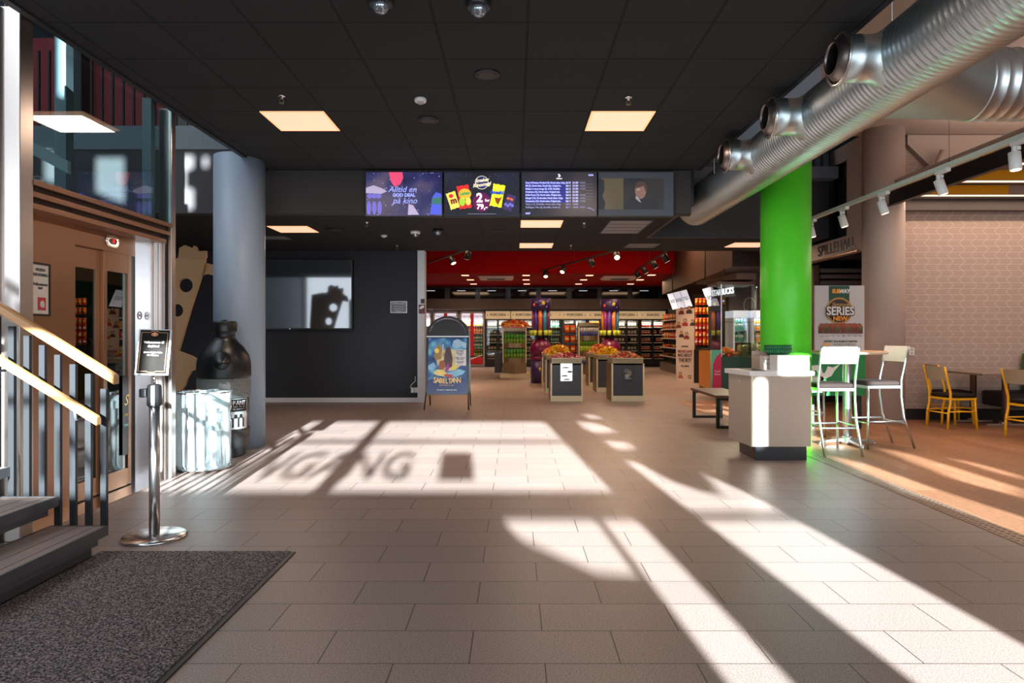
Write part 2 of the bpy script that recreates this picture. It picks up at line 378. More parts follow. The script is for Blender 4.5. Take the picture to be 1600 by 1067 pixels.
# unseen entrance front behind the camera: openings shaped to cast the sun patches
def H(u, v):
    x, Y = FP(u, v); return (x + AZ * (Y + 3), (Y + 3) * ELT)
def HW(u, v, Y): return (X(u, Y) + AZ * (Y + 3), Z(v, Y) + (Y + 3) * ELT)
zb, zt = 1.84, 2.81
holes = [rect(-.83, zb, 1.5, 2.385), rect(-.83, 2.425, 1.5, zt), rect(-1.76, zb, -.98, 2.385), rect(-1.76, 2.425, -.98, zt),
         rect(-2.5, zb, -1.83, 2.385), rect(-2.5, 2.425, -1.83, zt), rect(-3.3, zb, -2.56, zt),
         [(1.94, -.02 + .1), (2.6, .1), (2.6, 1.66), (1.94, 1.66)],
         [(1.94, 1.70), (2.6, 1.70), (2.6, 1.84), (2.52, 1.99), (2.45, 1.90), (2.36, 1.82), (2.25, 1.84), (2.12, 1.93), (2.04, 2.13), (1.94, 2.13)],
         rect(1.24, .1, 1.48, 1.66), [(.53, 1.66), (1.19, 1.66), (1.19, 1.42), (.98, 1.43), (.62, 1.56)],
         [H(*p) for p in ((903, 658), (935, 662), (965, 674), (932, 677), (915, 671))],
         [H(*p) for p in ((945, 688), (985, 692), (990, 700), (962, 703))],
         [H(*p) for p in ((912, 648), (935, 649), (940, 654), (920, 654))],
         [H(*p) for p in ((1375, 701), (1420, 708), (1600, 765), (1600, 778), (1500, 752))],
         [H(*p) for p in ((1292, 712), (1345, 722), (1480, 770), (1620, 815), (1640, 850), (1420, 772))],
         [H(*p) for p in ((1490, 718), (1520, 722), (1600, 745), (1600, 751))],
         rect(3.3, 2.27, 3.38, 2.96), rect(3.54, 3.04, 3.86, 3.22), rect(4.05, 2.3, 4.8, 3.35), rect(4.9, 2.62, 5.3, 3.3),
         ] + [[HW(u, v, 8.37) for u, v in q] for q in (((281, 243), (302, 243), (302, 262), (290, 268), (290, 292), (302, 296), (302, 326), (281, 330)), ((317, 246), (325, 244), (324, 262), (318, 262)),
         ((70, 236), (104, 242), (104, 288), (70, 283)), ((150, 246), (194, 246), (194, 318), (150, 300)))] + [rect(-8.6, 6.9, -6.6, 8.3)]
o = flat('wall_front', [rect(-9.1, 0, 12.1, 8.6)] + holes, .06, mat('front_wall', (120, 116, 112), .7), None, (0, -3.0, 0)); tag(o, kind='structure')
# lettering and notice stuck on the entrance glass
o = text('glass_lettering', 'INNGANG', .42, M_BLK, None, (-1.25, -2.962, 2.07), th=.004, bold=.008, sp=1.05)
tag(o, 'dark entrance lettering on the glass front behind the camera', 'lettering')
solo(MB().box(.04, -2.99, 1.93, .37, -2.985, 2.24), 'notice', M_DARK, 'small square notice stuck on the entrance glass behind the camera', 'notice')
# upper gallery beyond the restaurant
g = MB().box(2.24, 11.15, 3.86, 5.29, 11.39, 4.05)
struct(g, 'trim_6', mat('gallery_edge', (86, 92, 104), .6))
t = thing('gallery_railing', 'dark barred railing of the upper gallery above the duct', 'railing', (3.7, 11.3, 4.05))
MB().box(2.3, 11.3, 4.05, 5.25, 11.33, 4.30).build('kick_plate', mat('slate_paint', (72, 78, 90), .5), t)
for i in range(22):
    x = 2.36 + i * .135; MB().box(x, 11.25, 4.0, x + .025, 11.28, 4.95).build('bar', M_BLK, t)
MB().box(2.3, 11.24, 4.95, 5.25, 11.29, 5.0).build('rail', M_BLK, t)
solo(MB().box(2.5, 12.4, 4.05, 5.2, 12.5, 6.0), 'partition', M_RED, 'red panel standing behind the gallery railing', 'panel', loc=(3.8, 12.45, 4.05))
solo(MB().box(2.24, 11.42, 3.95, 5.29, 13.2, 4.05), 'gallery_deck', M_DARK, 'dark deck of the upper gallery carrying the red panel', 'deck', loc=(3.8, 12.3, 3.95))

# drain strip between tiles and planks
o = MB().box(3.135, -3.1, -.1, 3.295, 7.9, .004)
for i in range(86):
    y = 3.6 + i * .05
    for k in range(3):
        o.lathe([(.016, 0), (.011, .004)], (3.165 + k * .05, y, .004), n=6, sm=False)
solo(o, 'drain_channel', mat('drain_steel', (150, 132, 118), .35, .8), 'long studded metal drain channel between tiles and planks', 'drain', loc=(3.215, 3, 0))
# entrance mat
solo(MB().box(-2.46, -1.5, 0, -1.335, 4.07, .012, 0).box(-1.335, -1.5, 0, -1.305, 4.07, .008, 1), 'door_mat', [pile('mat_pile', (34, 27, 28), (150, 136, 134), 125), M_BLK], 'large dark brown entrance mat beside the stair', 'mat', loc=(-1.9, 1.5, 0))

# columns
def column(x, y, r, h, m, label, name='column'):
    t = MB().lathe([(r, 0), (r, h)], n=64); return solo_at(t, name, m, label, 'column', (x, y, 0))
def solo_at(mb, name, m, label, cat, loc, group=None, bev=0, rz=0):
    o = mb.build(name, m, None, bev); o.location = loc; o.rotation_euler = (0, 0, rz); return tag(o, label, cat, group)
column(X(374.5, 7.95), 7.95, .283, 3.36, M_COLG, 'blue-grey round column behind the bottle-shaped bin')
column(X(1227.5, 8.1), 8.1, .285, 3.42, M_GREEN, 'bright green round column behind the waste counter')
column(X(1380, 10.2), 10.2, .287, 4.35, M_COLB, 'beige round column beside the zigzag wallpaper')

# ================================================================ CEILING FITTINGS
def ceiling_panel(x0, y0, x1, y1, z, label, lit=True, power=22, grp=None):
    t = thing('ceiling_light' if lit else 'ceiling_vent', label, 'light' if lit else 'vent', ((x0 + x1) / 2, (y0 + y1) / 2, z), grp)
    fr = MB(); e = .018
    fr.box(x0, y0, z - .008, x1, y0 + e, z); fr.box(x0, y1 - e, z - .008, x1, y1, z); fr.box(x0, y0 + e, z - .008, x0 + e, y1 - e, z); fr.box(x1 - e, y0 + e, z - .008, x1, y1 - e, z)
    fr.build('frame', glow('panel_edge', (255, 190, 140), .9) if lit else M_GREYM, t)
    if lit:
        MB().box(x0 + e, y0 + e, z - .005, x1 - e, y1 - e, z).build('diffuser', M_PANEL, t)
        area('panel_lamp', ((x0 + x1) / 2, (y0 + y1) / 2, z - .03), (0, 0, -1), x1 - x0 - .06, y1 - y0 - .06, power, (1, .75, .58))
    else:
        MB().box(x0 + e, y0 + e, z - .005, x1 - e, y1 - e, z).build('grille', mat('vent_grey', (150, 150, 152), .6), t)
        gg = MB()
        for i in range(1, 4): gg.box(x0 + e, y0 + (y1 - y0) * i / 4 - .004, z - .009, x1 - e, y0 + (y1 - y0) * i / 4 + .004, z - .005)
        gg.build('slat', M_GREYM, t)
    return t
ceiling_panel(-2.305, 6.17, -1.725, 6.745, ZC, 'square lit ceiling panel nearest the elevator')
ceiling_panel(.695, 6.17, 1.275, 6.745, ZC, 'square lit ceiling panel left of the steel duct')
ceiling_panel(-3.69, 10.17, -3.09, 10.78, ZL, 'lit panel in the low ceiling right of the grey column')
ceiling_panel(.09, 9.66, .69, 10.28, ZL, 'lit panel in the low ceiling under the timetable screen')
ceiling_panel(.09, 12.08, .69, 12.7, ZL, 'lit panel in the low ceiling closest to the shop opening')
ceiling_panel(3.87, 12.0, 4.5, 12.6, ZL, 'lit panel in the low ceiling left of the green column')
ceiling_panel(1.35, 9.66, 1.97, 10.9, ZL, 'large unlit grey ceiling grille below the rightmost screen', False)
ceiling_panel(2.02, 12.1, 2.6, 12.7, ZL, 'small unlit grey ceiling grille near the shop opening', False)
ceiling_panel(-4.35, 11.2, -3.75, 11.6, ZL, 'unlit grey ceiling grille beside the grey column', False)
def at_ceiling(u, v, z): Y = (z - CH) * F / (523 - v); return (X(u, Y), Y, z)
spr = thing('sprinkler', 'brass sprinkler head above the left square ceiling light', 'sprinkler', at_ceiling(440, 150, ZC), 'ceiling sprinklers')
spr_ = world_loc(spr)
MB().lathe([(.035, 0), (.03, -.008), (.012, -.012), (.012, -.03)], spr_, n=20).build('escutcheon', M_CHROME, spr)
MB().tube([spr_ + Vector((.012, 0, -.03)), spr_ + Vector((.02, 0, -.045)), spr_ + Vector((0, 0, -.06))], .003).tube([spr_ + Vector((-.012, 0, -.03)), spr_ + Vector((-.02, 0, -.045)), spr_ + Vector((0, 0, -.06))], .003).build('yoke', M_BRASS, spr)
MB().lathe([(.022, -.06), (.02, -.064)], spr_, n=16).build('deflector', M_BRASS, spr)
bpy.context.view_layer.update()
for u, v, z, l in ((982, 152, ZC, 'brass sprinkler head above the right square ceiling light'), (573, 347, ZL, 'sprinkler head under the leftmost wall screen'),
                   (913, 348, ZL, 'sprinkler head left of the large grey ceiling grille'), (620, 384, ZL, 'sprinkler head above the white pilaster'), (892, 383, ZL, 'sprinkler head right of the lit panel at the shop opening')):
    dup(spr, at_ceiling(u, v, z), label=l)
def detector(u, v, z, label):
    p = at_ceiling(u, v, z); t = thing('smoke_detector', label, 'detector', p)
    MB().lathe([(.05, 0), (.052, -.02), (.045, -.032)], p, n=28).build('housing', M_WHITE, t)
    MB().lathe([(.028, -.032), (.024, -.045)], p, n=20).build('sensor', mat('sensor_grey', (170, 170, 170), .5), t)
detector(657, 154, ZC, 'white smoke detector on the upper black ceiling'); detector(600, 367, ZL, 'white smoke detector on the low ceiling left of the dome camera')
def dome(u, v, z, label, m):
    p = at_ceiling(u, v, z); t = thing('dome_camera', label, 'camera', p)
    MB().lathe([(.075, 0), (.078, -.03), (.066, -.045)], p, n=32).build('housing', m, t)
    MB().ball((p[0], p[1], p[2] - .045), .052, n=20).build('dome', mat('dome_glass', (150, 160, 170), .05, .7), t)
dome(748, 2, ZC, 'dark dome camera at the top edge of the ceiling', M_BLK); dome(649, 361, ZL, 'white dome camera on the low ceiling', M_WHITE)
dome(684, 358, ZL, 'black dome camera on the low ceiling right of the white one', M_BLK); dome(595, -3, ZC, 'black dome camera cut by the top of the picture', M_BLK)
def rvent(u, v, z, label, r=.1):
    p = at_ceiling(u, v, z); t = thing('round_vent', label, 'vent', p)
    MB().lathe([(r, 0), (r * .97, -.012), (r * .85, -.014)], p, n=40).build('rim', M_BLKS, t)
    MB().lathe([(r * .78, -.015), (r * .7, -.02)], p, n=40).build('disc', mat('vent_disc', (50, 46, 44), .6), t)
rvent(761, 115, ZC, 'round dark ceiling vent nearest the camera'); rvent(669, 186, ZC, 'round dark ceiling vent right of the smoke detector')
rvent(525, 358, ZL, 'round black vent right of the left low ceiling light', .15); rvent(780, 360, ZL, 'round black vent left of the middle low ceiling light')

# ================================================================ WALL SCREENS
YS = 8.30
def scr(u0, u1, label):
    x0, x1 = X(u0, YS), X(u1, YS); z0, z1 = Z(338.5, YS), Z(268, YS)
    t = thing('wall_screen', label, 'screen', ((x0 + x1) / 2, YS + .03, z0)); 
    MB().box(x0, YS, z0, x1, YS + .07, z1).build('housing', M_BLK, t, .003)
    return t, x0 + .006, x1 - .006, z0 + .012, z1 - .008
def disp(t, x0, x1, z0, z1, m, name='display'):
    return MB().box(x0, YS - .002, z0, x1, YS, z1).build(name, m, t)
def screen_noise(name, c1, c2, c3, scale, s):
    m = bpy.data.materials.new(name); m.use_nodes = True; nt = m.node_tree; b = nt.nodes['Principled BSDF']
    tc = nt.nodes.new('ShaderNodeTexCoord'); nz = nt.nodes.new('ShaderNodeTexNoise'); nz.inputs['Scale'].default_value = scale; nz.inputs['Detail'].default_value = 1
    nt.links.new(tc.outputs['Object'], nz.inputs['Vector']); cr = nt.nodes.new('ShaderNodeValToRGB')
    cr.color_ramp.elements[0].position = .3; cr.color_ramp.elements[0].color = srgb(c1); cr.color_ramp.elements[1].position = .72; cr.color_ramp.elements[1].color = srgb(c3)
    e = cr.color_ramp.elements.new(.5); e.color = srgb(c2)
    nt.links.new(nz.outputs['Fac'], cr.inputs[0]); nt.links.new(cr.outputs[0], b.inputs['Emission Color']); b.inputs['Emission Strength'].default_value = s
    b.inputs['Base Color'].default_value = (.01, .01, .012, 1); b.inputs['Roughness'].default_value = .3
    return m
G = lambda n, c, s=1.0: glow('lit_' + n, c, s)
# 1: blurred blue advert
t, x0, x1, z0, z1 = scr(571, 691.5, 'leftmost wall screen with blurred blue film advert')
disp(t, x0, x1, z0, z1, screen_noise('advert_blue', (30, 30, 80), (52, 54, 110), (110, 96, 120), 3.2, .85))
wdt = x1 - x0; hgt = z1 - z0
yy = YS - .003
def blob(t, pts, m, name='picture', y=None): return flat(name, [[(x0 + a * wdt, z0 + b * hgt) for a, b in pts]], .001, m, t, (0, yy if y is None else y, 0))
def ell(a, b, ra, rb, n=18): return [(a + ra * math.cos(2 * PI * i / n), b + rb * math.sin(2 * PI * i / n)) for i in range(n)]
blob(t, [(.3, 1), (.48, 1), (.49, .86), (.45, .72), (.38, .66), (.33, .78)], G('coral', (214, 70, 110)))
blob(t, [(0, .64), (.1, .7), (.22, .62), (.28, .56), (.2, .5), (0, .52)], G('pale_lilac', (170, 160, 190), .9))
for i in range(3): blob(t, ell(.05 + .06 * i, .45, .035, .06), G('violet', (110, 104, 190), .9))
for i in range(3): blob(t, ell(.04 + .07 * i, .18, .03, .16), G('violet', (110, 104, 190), .9))
blob(t, [(.84, .03), (.99, .03), (.99, .5), (.92, .54), (.88, .45)], G('bottle_blue', (74, 88, 200)))
blob(t, [(.86, .26), (.99, .26), (.99, .42), (.87, .4)], G('bottle_green', (80, 140, 80), .8))
blob(t, [(.55, .02), (.7, .02), (.62, .24), (.56, .27)], G('pale_lilac', (170, 160, 190), .9))
pt = MB()
rs = random.Random(3)
for i in range(90):
    a = rs.random() * wdt + x0; b = rs.random() * hgt + z0; r = rs.choice((.002, .003, .005)); a = min(max(a, x0 + .012), x1 - .012); b = min(max(b, z0 + .01), z1 - .01)
    pt.face([(a - r * 1.6, yy, b - r * .5), (a, yy, b - r), (a + r * 1.6, yy, b + r * .5), (a, yy, b + r)])
pt.build('picture', G('ice', (160, 170, 230)), t)
cx = x0 + .5 * wdt
text('lettering', 'Alltid en', .10, G('pale_blue', (150, 160, 235), 1.1), t, (cx - .02, yy, z0 + .6 * hgt), shear=.3)
text('lettering', 'GOD DEAL', .055, G('pale_blue', (150, 160, 235), 1.1), t, (cx, yy, z0 + .47 * hgt), bold=.002)
text('lettering', 'på kino', .10, G('pale_blue', (150, 160, 235), 1.1), t, (cx + .01, yy, z0 + .34 * hgt), shear=.3)
# 2: sweets offer
t, x0, x1, z0, z1 = scr(693.5, 812, 'wall screen advertising two bags of sweets for 79'); wdt = x1 - x0; hgt = z1 - z0
disp(t, x0, x1, z0, z1, screen_noise('advert_night', (34, 34, 48), (44, 46, 62), (52, 56, 84), 2.5, .6))
pt = MB(); rs = random.Random(5)
for i in range(60):
    a = x0 + .02 + rs.random() * (wdt - .04); b = z0 + .1 + rs.random() * (hgt - .12); r = .0022
    pt.face([(a - r, yy, b), (a, yy, b - r), (a + r, yy, b), (a, yy, b + r)])
pt.build('picture', G('ice', (160, 170, 230)), t)
y2, y3 = YS - .005, YS - .007
blob(t, ell(.5, .31, .12, .22, 30), G('plum', (92, 12, 72)))
text('lettering', '2', .15, G('white', (245, 240, 240)), t, (x0 + .47 * wdt, y2, z0 + .40 * hgt), bold=.006)
text('lettering', 'for', .05, G('white', (245, 240, 240)), t, (x0 + .575 * wdt, y2, z0 + .35 * hgt), bold=.001)
text('lettering', '79,-', .085, G('white', (245, 240, 240)), t, (x0 + .505 * wdt, y2, z0 + .2 * hgt), bold=.003)
def bag(a, b, w, h, rot, m, y=yy):
    c, s = math.cos(rot), math.sin(rot)
    q = [(-1, -1), (-.6, -.94), (-.2, -1), (.2, -.94), (.6, -1), (1, -.95), (.93, -.5), (.95, .5), (1, .95), (.6, 1), (.2, .94), (-.2, 1), (-.6, .94), (-1, 1), (-.94, .5), (-.93, -.5)]
    return flat('picture', [[(x0 + a * wdt + (p * w * c - r * h * s), z0 + b * hgt + (p * w * s + r * h * c)) for p, r in q]], .001, m, t, (0, y, 0))
def tw(s, a, b, size, m, rot=0, y=y3, **k): return text('lettering', s, size, m, t, (x0 + a * wdt, y, z0 + b * hgt), ax=(math.cos(rot), 0, math.sin(rot)), ay=(-math.sin(rot), 0, math.cos(rot)), **k)
bag(.115, .35, .06, .105, .32, G('candy_yellow', (220, 208, 90)))
tw('m', .125, .34, .1, G('candy_brown', (120, 40, 30)), .25, bold=.006)
blob(t, ell(.09, .45, .03, .045), G('candy_red', (200, 40, 40)), y=y2)
bag(.265, .43, .075, .145, .15, G('candy_red', (200, 40, 40)), y2)
blob(t, ell(.275, .5, .085, .12), G('candy_gold', (230, 170, 50)), y=YS - .006)
tw('Laban', .275, .51, .055, G('candy_green', (60, 150, 80)), .12, bold=.003, y=YS - .008)
blob(t, ell(.24, .32, .04, .1), G('candy_lime', (150, 200, 60)), y=YS - .006); blob(t, ell(.32, .33, .035, .09), G('candy_yellow', (220, 208, 90)), y=YS - .006)
flat('picture', [[(x0 + (.5 + a) * wdt, z0 + (.76 + b) * hgt) for a, b in [(p * .5 / wdt * .17, q * .5 / hgt * .17) for p, q in circ(0, 0, .9, 30)]]], .001, G('navy', (26, 40, 92)), t, (0, yy, 0))
flat('picture', [[(x0 + .5 * wdt + p, z0 + .76 * hgt + q) for p, q in circ(0, 0, .082, 30)], [(x0 + .5 * wdt + p, z0 + .76 * hgt + q) for p, q in circ(0, 0, .076, 30)]], .001, G('cream', (230, 215, 180)), t, (0, y2, 0))
tw('Smaker', .5, .81, .055, G('cream', (230, 215, 180)), .12, shear=.3, bold=.002); tw('Kinomagi', .5, .71, .058, G('cream', (230, 215, 180)), .15, shear=.3, bold=.002)
bag(.71, .46, .075, .14, -.18, G('candy_lemon', (216, 226, 40)), y2)
tw('Smash!', .705, .53, .058, G('candy_blue', (30, 60, 170)), -.05, bold=.004)
blob(t, [(.67, .42), (.74, .4), (.78, .45), (.74, .32), (.72, .24), (.69, .3)], G('candy_choc', (130, 60, 20)), y=YS - .008)
bag(.87, .3, .055, .1, -.33, G('candy_purple', (60, 44, 90)))
tw('M&M', .875, .38, .035, G('candy_orange', (226, 110, 50)), -.3, bold=.002)
for i in range(4): blob(t, ell(.82 + .03 * i, .26 - .03 * (i % 2), .02, .035), G('violet', (110, 104, 190), .9), y=y2)
blob(t, [(.31, .035), (.69, .035), (.69, .045), (.31, .045)], G('grey', (130, 130, 140), .8))
# 3: programme
t, x0, x1, z0, z1 = scr(814.5, 933, 'wall screen listing film titles and times'); wdt = x1 - x0; hgt = z1 - z0
disp(t, x0, x1, z0, z1, screen_noise('timetable_ground', (44, 44, 62), (58, 55, 70), (104, 90, 92), 1.5, .6))
rows = [('Dust of Dreams, Portland (9), Norsk tekst, Orig..', 'Sal 8', '21:30', '18:00'), ('SM (9), Norsk tekst, Norsk tale, Original le..', 'Sal 4', '21:30', '16:00'),
        ('Mufasa: Løvenes konge (9), ATM, Familiefi..', 'Sal 2', '21:30', '17:00'), ('Nosferatu (15), Norsk tekst, Originalt tale', 'Sal 5', '21:30', ''),
        ('Emilia Perez (12), Norsk tekst, Original tale..', 'Sal 6', '21:30', '16:30'), ('Babygirl (15), Norsk tekst, Norsk tekst, Origi..', 'Sal 4', '21:30', '16:00'),
        ('Companion (15), Norsk tekst, Original tale..', 'Sal 1', '21:30', '17:00'), ('Vaiana 2 (7), Familiefilm, Norsk tekst, Origi..', 'Sal 3', '14:00', ''), ('Paddington i Peru (6), Barnefilm, Norsk tal..', 'Sal 1', '14:00', '18:00')]
for i, r in enumerate(rows):
    z = z0 + hgt * (.755 - .0705 * i); m = G('text_blue', (176, 180, 245), 1.3) if i < 7 else G('text_dim', (130, 130, 170), 1.0)
    if i < 7: MB().box(x0 + .045 * wdt, yy, z - .015, x0 + .59 * wdt, yy + .001, z + .015).build('picture', G('row_blue', (38, 46, 130), .9), t)
    text('lettering', r[0], .031, m, t, (x0 + .05 * wdt, y2, z), align='LEFT', bold=.0009, sx=.78); text('lettering', r[1], .031, m, t, (x0 + .62 * wdt, y2, z), bold=.0009)
    text('lettering', r[2], .031, m, t, (x0 + .715 * wdt, y2, z), bold=.0009)
    if r[3]: text('lettering', r[3], .031, G('text_dim', (130, 130, 170), 1.0), t, (x0 + .81 * wdt, y2, z))
    if i < 6: MB().box(x0 + .85 * wdt, yy, z - .018, x0 + .95 * wdt, yy + .001, z - .016).build('picture', G('grey', (130, 130, 140), .8), t)
text('lettering', '10:36', .028, G('text_blue', (176, 180, 245), 1.3), t, (x0 + .92 * wdt, y2, z0 + .93 * hgt), bold=.001)
text('lettering', '10:27', .028, G('text_blue', (176, 180, 245), 1.3), t, (x0 + .08 * wdt, y2, z0 + .05 * hgt), bold=.001)
blob(t, [(.48, .95), (.5, .96), (.52, .91), (.5, .88), (.48, .88), (.5, .91)], G('white', (245, 240, 240))); blob(t, [(.455, .86), (.545, .86), (.53, .84), (.47, .84)], G('white', (245, 240, 240)))
blob(t, [(.86, .17), (.9, .19), (.96, .14), (.98, .1), (.93, .15), (.9, .165)], G('text_dim', (130, 130, 170), 1.0))
# 4: film still
t, x0, x1, z0, z1 = scr(934.5, 1053, 'rightmost wall screen showing a dim film scene of a person'); wdt = x1 - x0; hgt = z1 - z0
disp(t, x0, x1, z0, z1, G('still_ground', (50, 54, 60), .8))
blob(t, [(0, .14), (.87, .14), (.87, .86), (0, .86)], screen_noise('still_back', (44, 48, 56), (58, 56, 56), (66, 62, 58), 3, .7))
blob(t, [(.04, .14), (.33, .14), (.33, .86), (.04, .86)], screen_noise('still_wall', (92, 82, 62), (104, 92, 68), (116, 102, 74), 2, .75), y=y2)
blob(t, [(0, .14), (.08, .14), (.09, .3), (.05, .45), (.08, .6), (.07, .82), (0, .84)], G('still_dark', (34, 36, 42), .8), y=y3)
blob(t, [(.33, .14), (.82, .14), (.8, .3), (.65, .4), (.45, .42), (.37, .33)], G('still_dark', (34, 40, 52), .8), y=YS - .006)
blob(t, ell(.56, .58, .075, .2), G('still_skin', (120, 92, 82), .8), y=y3)
blob(t, [(.49, .62), (.5, .75), (.55, .79), (.61, .77), (.65, .66), (.64, .5), (.6, .68)], G('still_hair', (70, 52, 46), .8), y=YS - .0085)
blob(t, ell(.53, .6, .022, .03), G('still_skin2', (150, 122, 108), .8), y=YS - .0085)
blob(t, [(.49, .4), (.53, .33), (.57, .3), (.54, .38), (.5, .46)], G('still_collar', (140, 140, 140), .8), y=YS - .0095)
# ================================================================ DUCT
DX, DZ, DR = 2.58, 3.11, .25
t = thing('spiral_duct', 'long ribbed steel ventilation duct running along the ceiling edge', 'duct', (DX, 5, DZ))
pr = [(DR, .6)]; y = .62
while y < 9.72:
    pr += [(DR, y), (DR + .006, y + .008), (DR + .006, y + .016), (DR, y + .024), (DR, y + .048)]; y += .05
pr.append((DR, 9.75))
pr = [(r, h) for r, h in pr]
MB().lathe(pr, (DX, 0, DZ), 'y', 48, sm=True).build('duct_shell', M_GALV, t)
for yc in (4.48, 5.68, 6.88):
    c = (-.035, yc, DZ); a = MB()
    a.lathe([(.125, 2.16), (.15, 2.17), (.150, 2.26), (.153, 2.27), (.150, 2.28), (.150, 2.36), (.155, 2.37), (.158, 2.39), (.19, 2.44)], c, 'x', 40, cap=False)
    nz = a.build('nozzle', M_GALV, t)
    MB().lathe([(.150, 2.155), (.172, 2.15), (.178, 2.158), (.172, 2.166), (.150, 2.17)], c, 'x', 40, cap=False).build('rim', M_STEELV, nz)
    MB().lathe([(.150, 2.165), (.132, 2.145), (.104, 2.11), (.099, 2.11), (.097, 2.13), (.115, 2.20)], c, 'x', 40, cap=False).lathe([(.01, 2.30), (.12, 2.30)], c, 'x', 32).build('cone', brushed('cone_steel', (150, 140, 136), .35, (3, 3, 3)), nz)
# branch
b = MB(); yb = 4.95; rs = []
for k in range(9):
    f = k / 8; xx = 2.70 + f * .62; ry = .56 * (1 - f) + .25 * f; rz = .17 * (1 - f) + .25 * f
    rs.append([(xx + (.0 if f else 0), yb + ry * math.sin(2 * PI * j / 40), DZ + rz * math.cos(2 * PI * j / 40)) for j in range(40)])
b.rings(rs, cap=False)
b.build('branch_saddle', mat('plain_galv', (168, 176, 172), .42, .85, var=.05), t)
pr = []; x = 3.31
while x < 6.6:
    pr += [(DR, x), (DR + .006, x + .008), (DR + .006, x + .016), (DR, x + .024)]; x += .085
MB().lathe(pr, (0, yb, DZ), 'x', 48).build('branch_duct', M_GALV, t)
# rivets along the saddle seam
rv = MB()
for i in range(14):
    a = PI * 1.03 + (i / 13) * .0; yy_ = yb - .5 + i * .085
    ang = math.radians(205); rv.ball((DX + DR * 1.01 * math.cos(math.radians(-52)), yy_, DZ + DR * 1.01 * math.sin(math.radians(-52))), .006, n=6)
rv.build('rivet', M_CHROME, t)
for i, y in enumerate((2.4, 5.1, 8.0)):
    MB().tube([(DX - .24, y, DZ + .08), (DX - .24, y, 4.35)], .004, 6).tube([(DX + .24, y, DZ + .08), (DX + .24, y, 4.35)], .004, 6).build('hanger', M_ALU, t)

# ================================================================ TRACK IN THE RESTAURANT
tr = thing('lighting_track', 'long suspended white lighting track above the bar stools', 'track', (4.2, 6, 2.92))
MB().box(4.17, 2.0, 2.92, 4.23, 9.9, 2.96).build('rail', mat('track_paint', (196, 206, 196), .45), tr)
for y in (3.6, 5.0, 6.6, 8.2): MB().tube([(4.2, y, 2.96), (4.2, y, 4.35)], .0025, 6).lathe([(.012, 2.96), (.006, 2.99)], (4.2, y, 0), n=8).build('cable', M_GREYM, tr)
def spot(y, tilt, label):
    t = thing('track_spotlight', label, 'spotlight', (4.2, y, 2.92), 'spotlights on the restaurant track')
    MB().box(4.175, y - .16, 2.885, 4.225, y + .02, 2.92).build('adapter', mat('spot_white', (222, 222, 220), .4), t, .003)
    MB().box(4.185, y - .012, 2.83, 4.215, y + .012, 2.885).box(4.205, y - .03, 2.85, 4.235, y + .03, 2.88).build('bracket', mat('spot_white', (222, 222, 220), .4), t)
    d = Vector((math.sin(tilt), -.12, -math.cos(tilt))).normalized(); p = Vector((4.2, y, 2.835))
    h = MB().tube([p, p + d * .004, p + d * .15, p + d * .155], [.03, .046, .046, .044], 28).build('lamp_head', mat('spot_white', (222, 222, 220), .4), t)
    MB().tube([p + d * .155, p + d * .158], [.04, .038], 28).build('lens', glow('spot_lens', (255, 226, 200), 2.0), h)
    l = bpy.data.lights.new('spot_lamp', 'SPOT'); l.energy = 90; l.color = (1, .8, .62); l.spot_size = math.radians(75); l.spot_blend = .6; l.shadow_soft_size = .04
    o = bpy.data.objects.new('spot_lamp', l); COL.objects.link(o); o.location = p + d * .18; o.rotation_euler = (-d).to_track_quat('Z', 'Y').to_euler()
for y, ti, l in ((5.74, .0, 'nearest white spotlight on the restaurant track'), (6.77, .28, 'second nearest white spotlight on the restaurant track'), (7.84, .3, 'white track spotlight in front of the beige column'),
                 (8.78, .25, 'white track spotlight in front of the dark glass panel'), (9.7, .2, 'farthest white track spotlight beside the green column')): spot(y, ti, l)
# dropped canopy over the dining tables
ca = thing('ceiling_canopy', 'dark framed dropped ceiling canopy above the dining tables', 'canopy', (8, 9, 3.18))
MB().box(5.44, 4.0, 3.18, 5.52, 10.38, 3.37).build('side_fascia', mat('canopy_black', (30, 26, 25), .5), ca)
MB().box(5.52, 10.30, 3.18, 9.4, 10.38, 3.35).build('end_fascia', mat('canopy_brown', (52, 40, 36), .5), ca)
area('canopy_fill', (8.2, 7.5, 3.62), (0, 0, 1), 4.5, 4.0, 150, (1, .82, .70))  # added upward fill above the canopy, brightens the beige upper part
MB().box(5.40, 4.0, 3.165, 5.46, 10.38, 3.18).build('edge_trim', mat('canopy_brown', (52, 40, 36), .5), ca)
MB().box(5.52, 4.0, 3.52, 9.4, 10.30, 3.55).build('ceiling_board', M_BEIGE, ca)
for y, yx in ((10.08, 7.27), (9.15, 9.3), (8.2, 9.3), (7.2, 9.3)):
    f = MB().box(5.6, y - .03, 3.36, 9.3, y + .03, 3.50, 1); f.box(5.6, y - .035, 3.37, yx, y - .03, 3.5, 0)
    q = f.build('baffle', [M_YEL, M_BEIGE], ca); MB().box(5.6, y - .02, 3.345, 9.3, y + .02, 3.36).build('glow_strip', glow('led_strip', (255, 214, 188), 1.6), q)
    area('strip_lamp', (7.4, y, 3.33), (0, 0, -1), 3.6, .06, 24, (1, .74, .56))
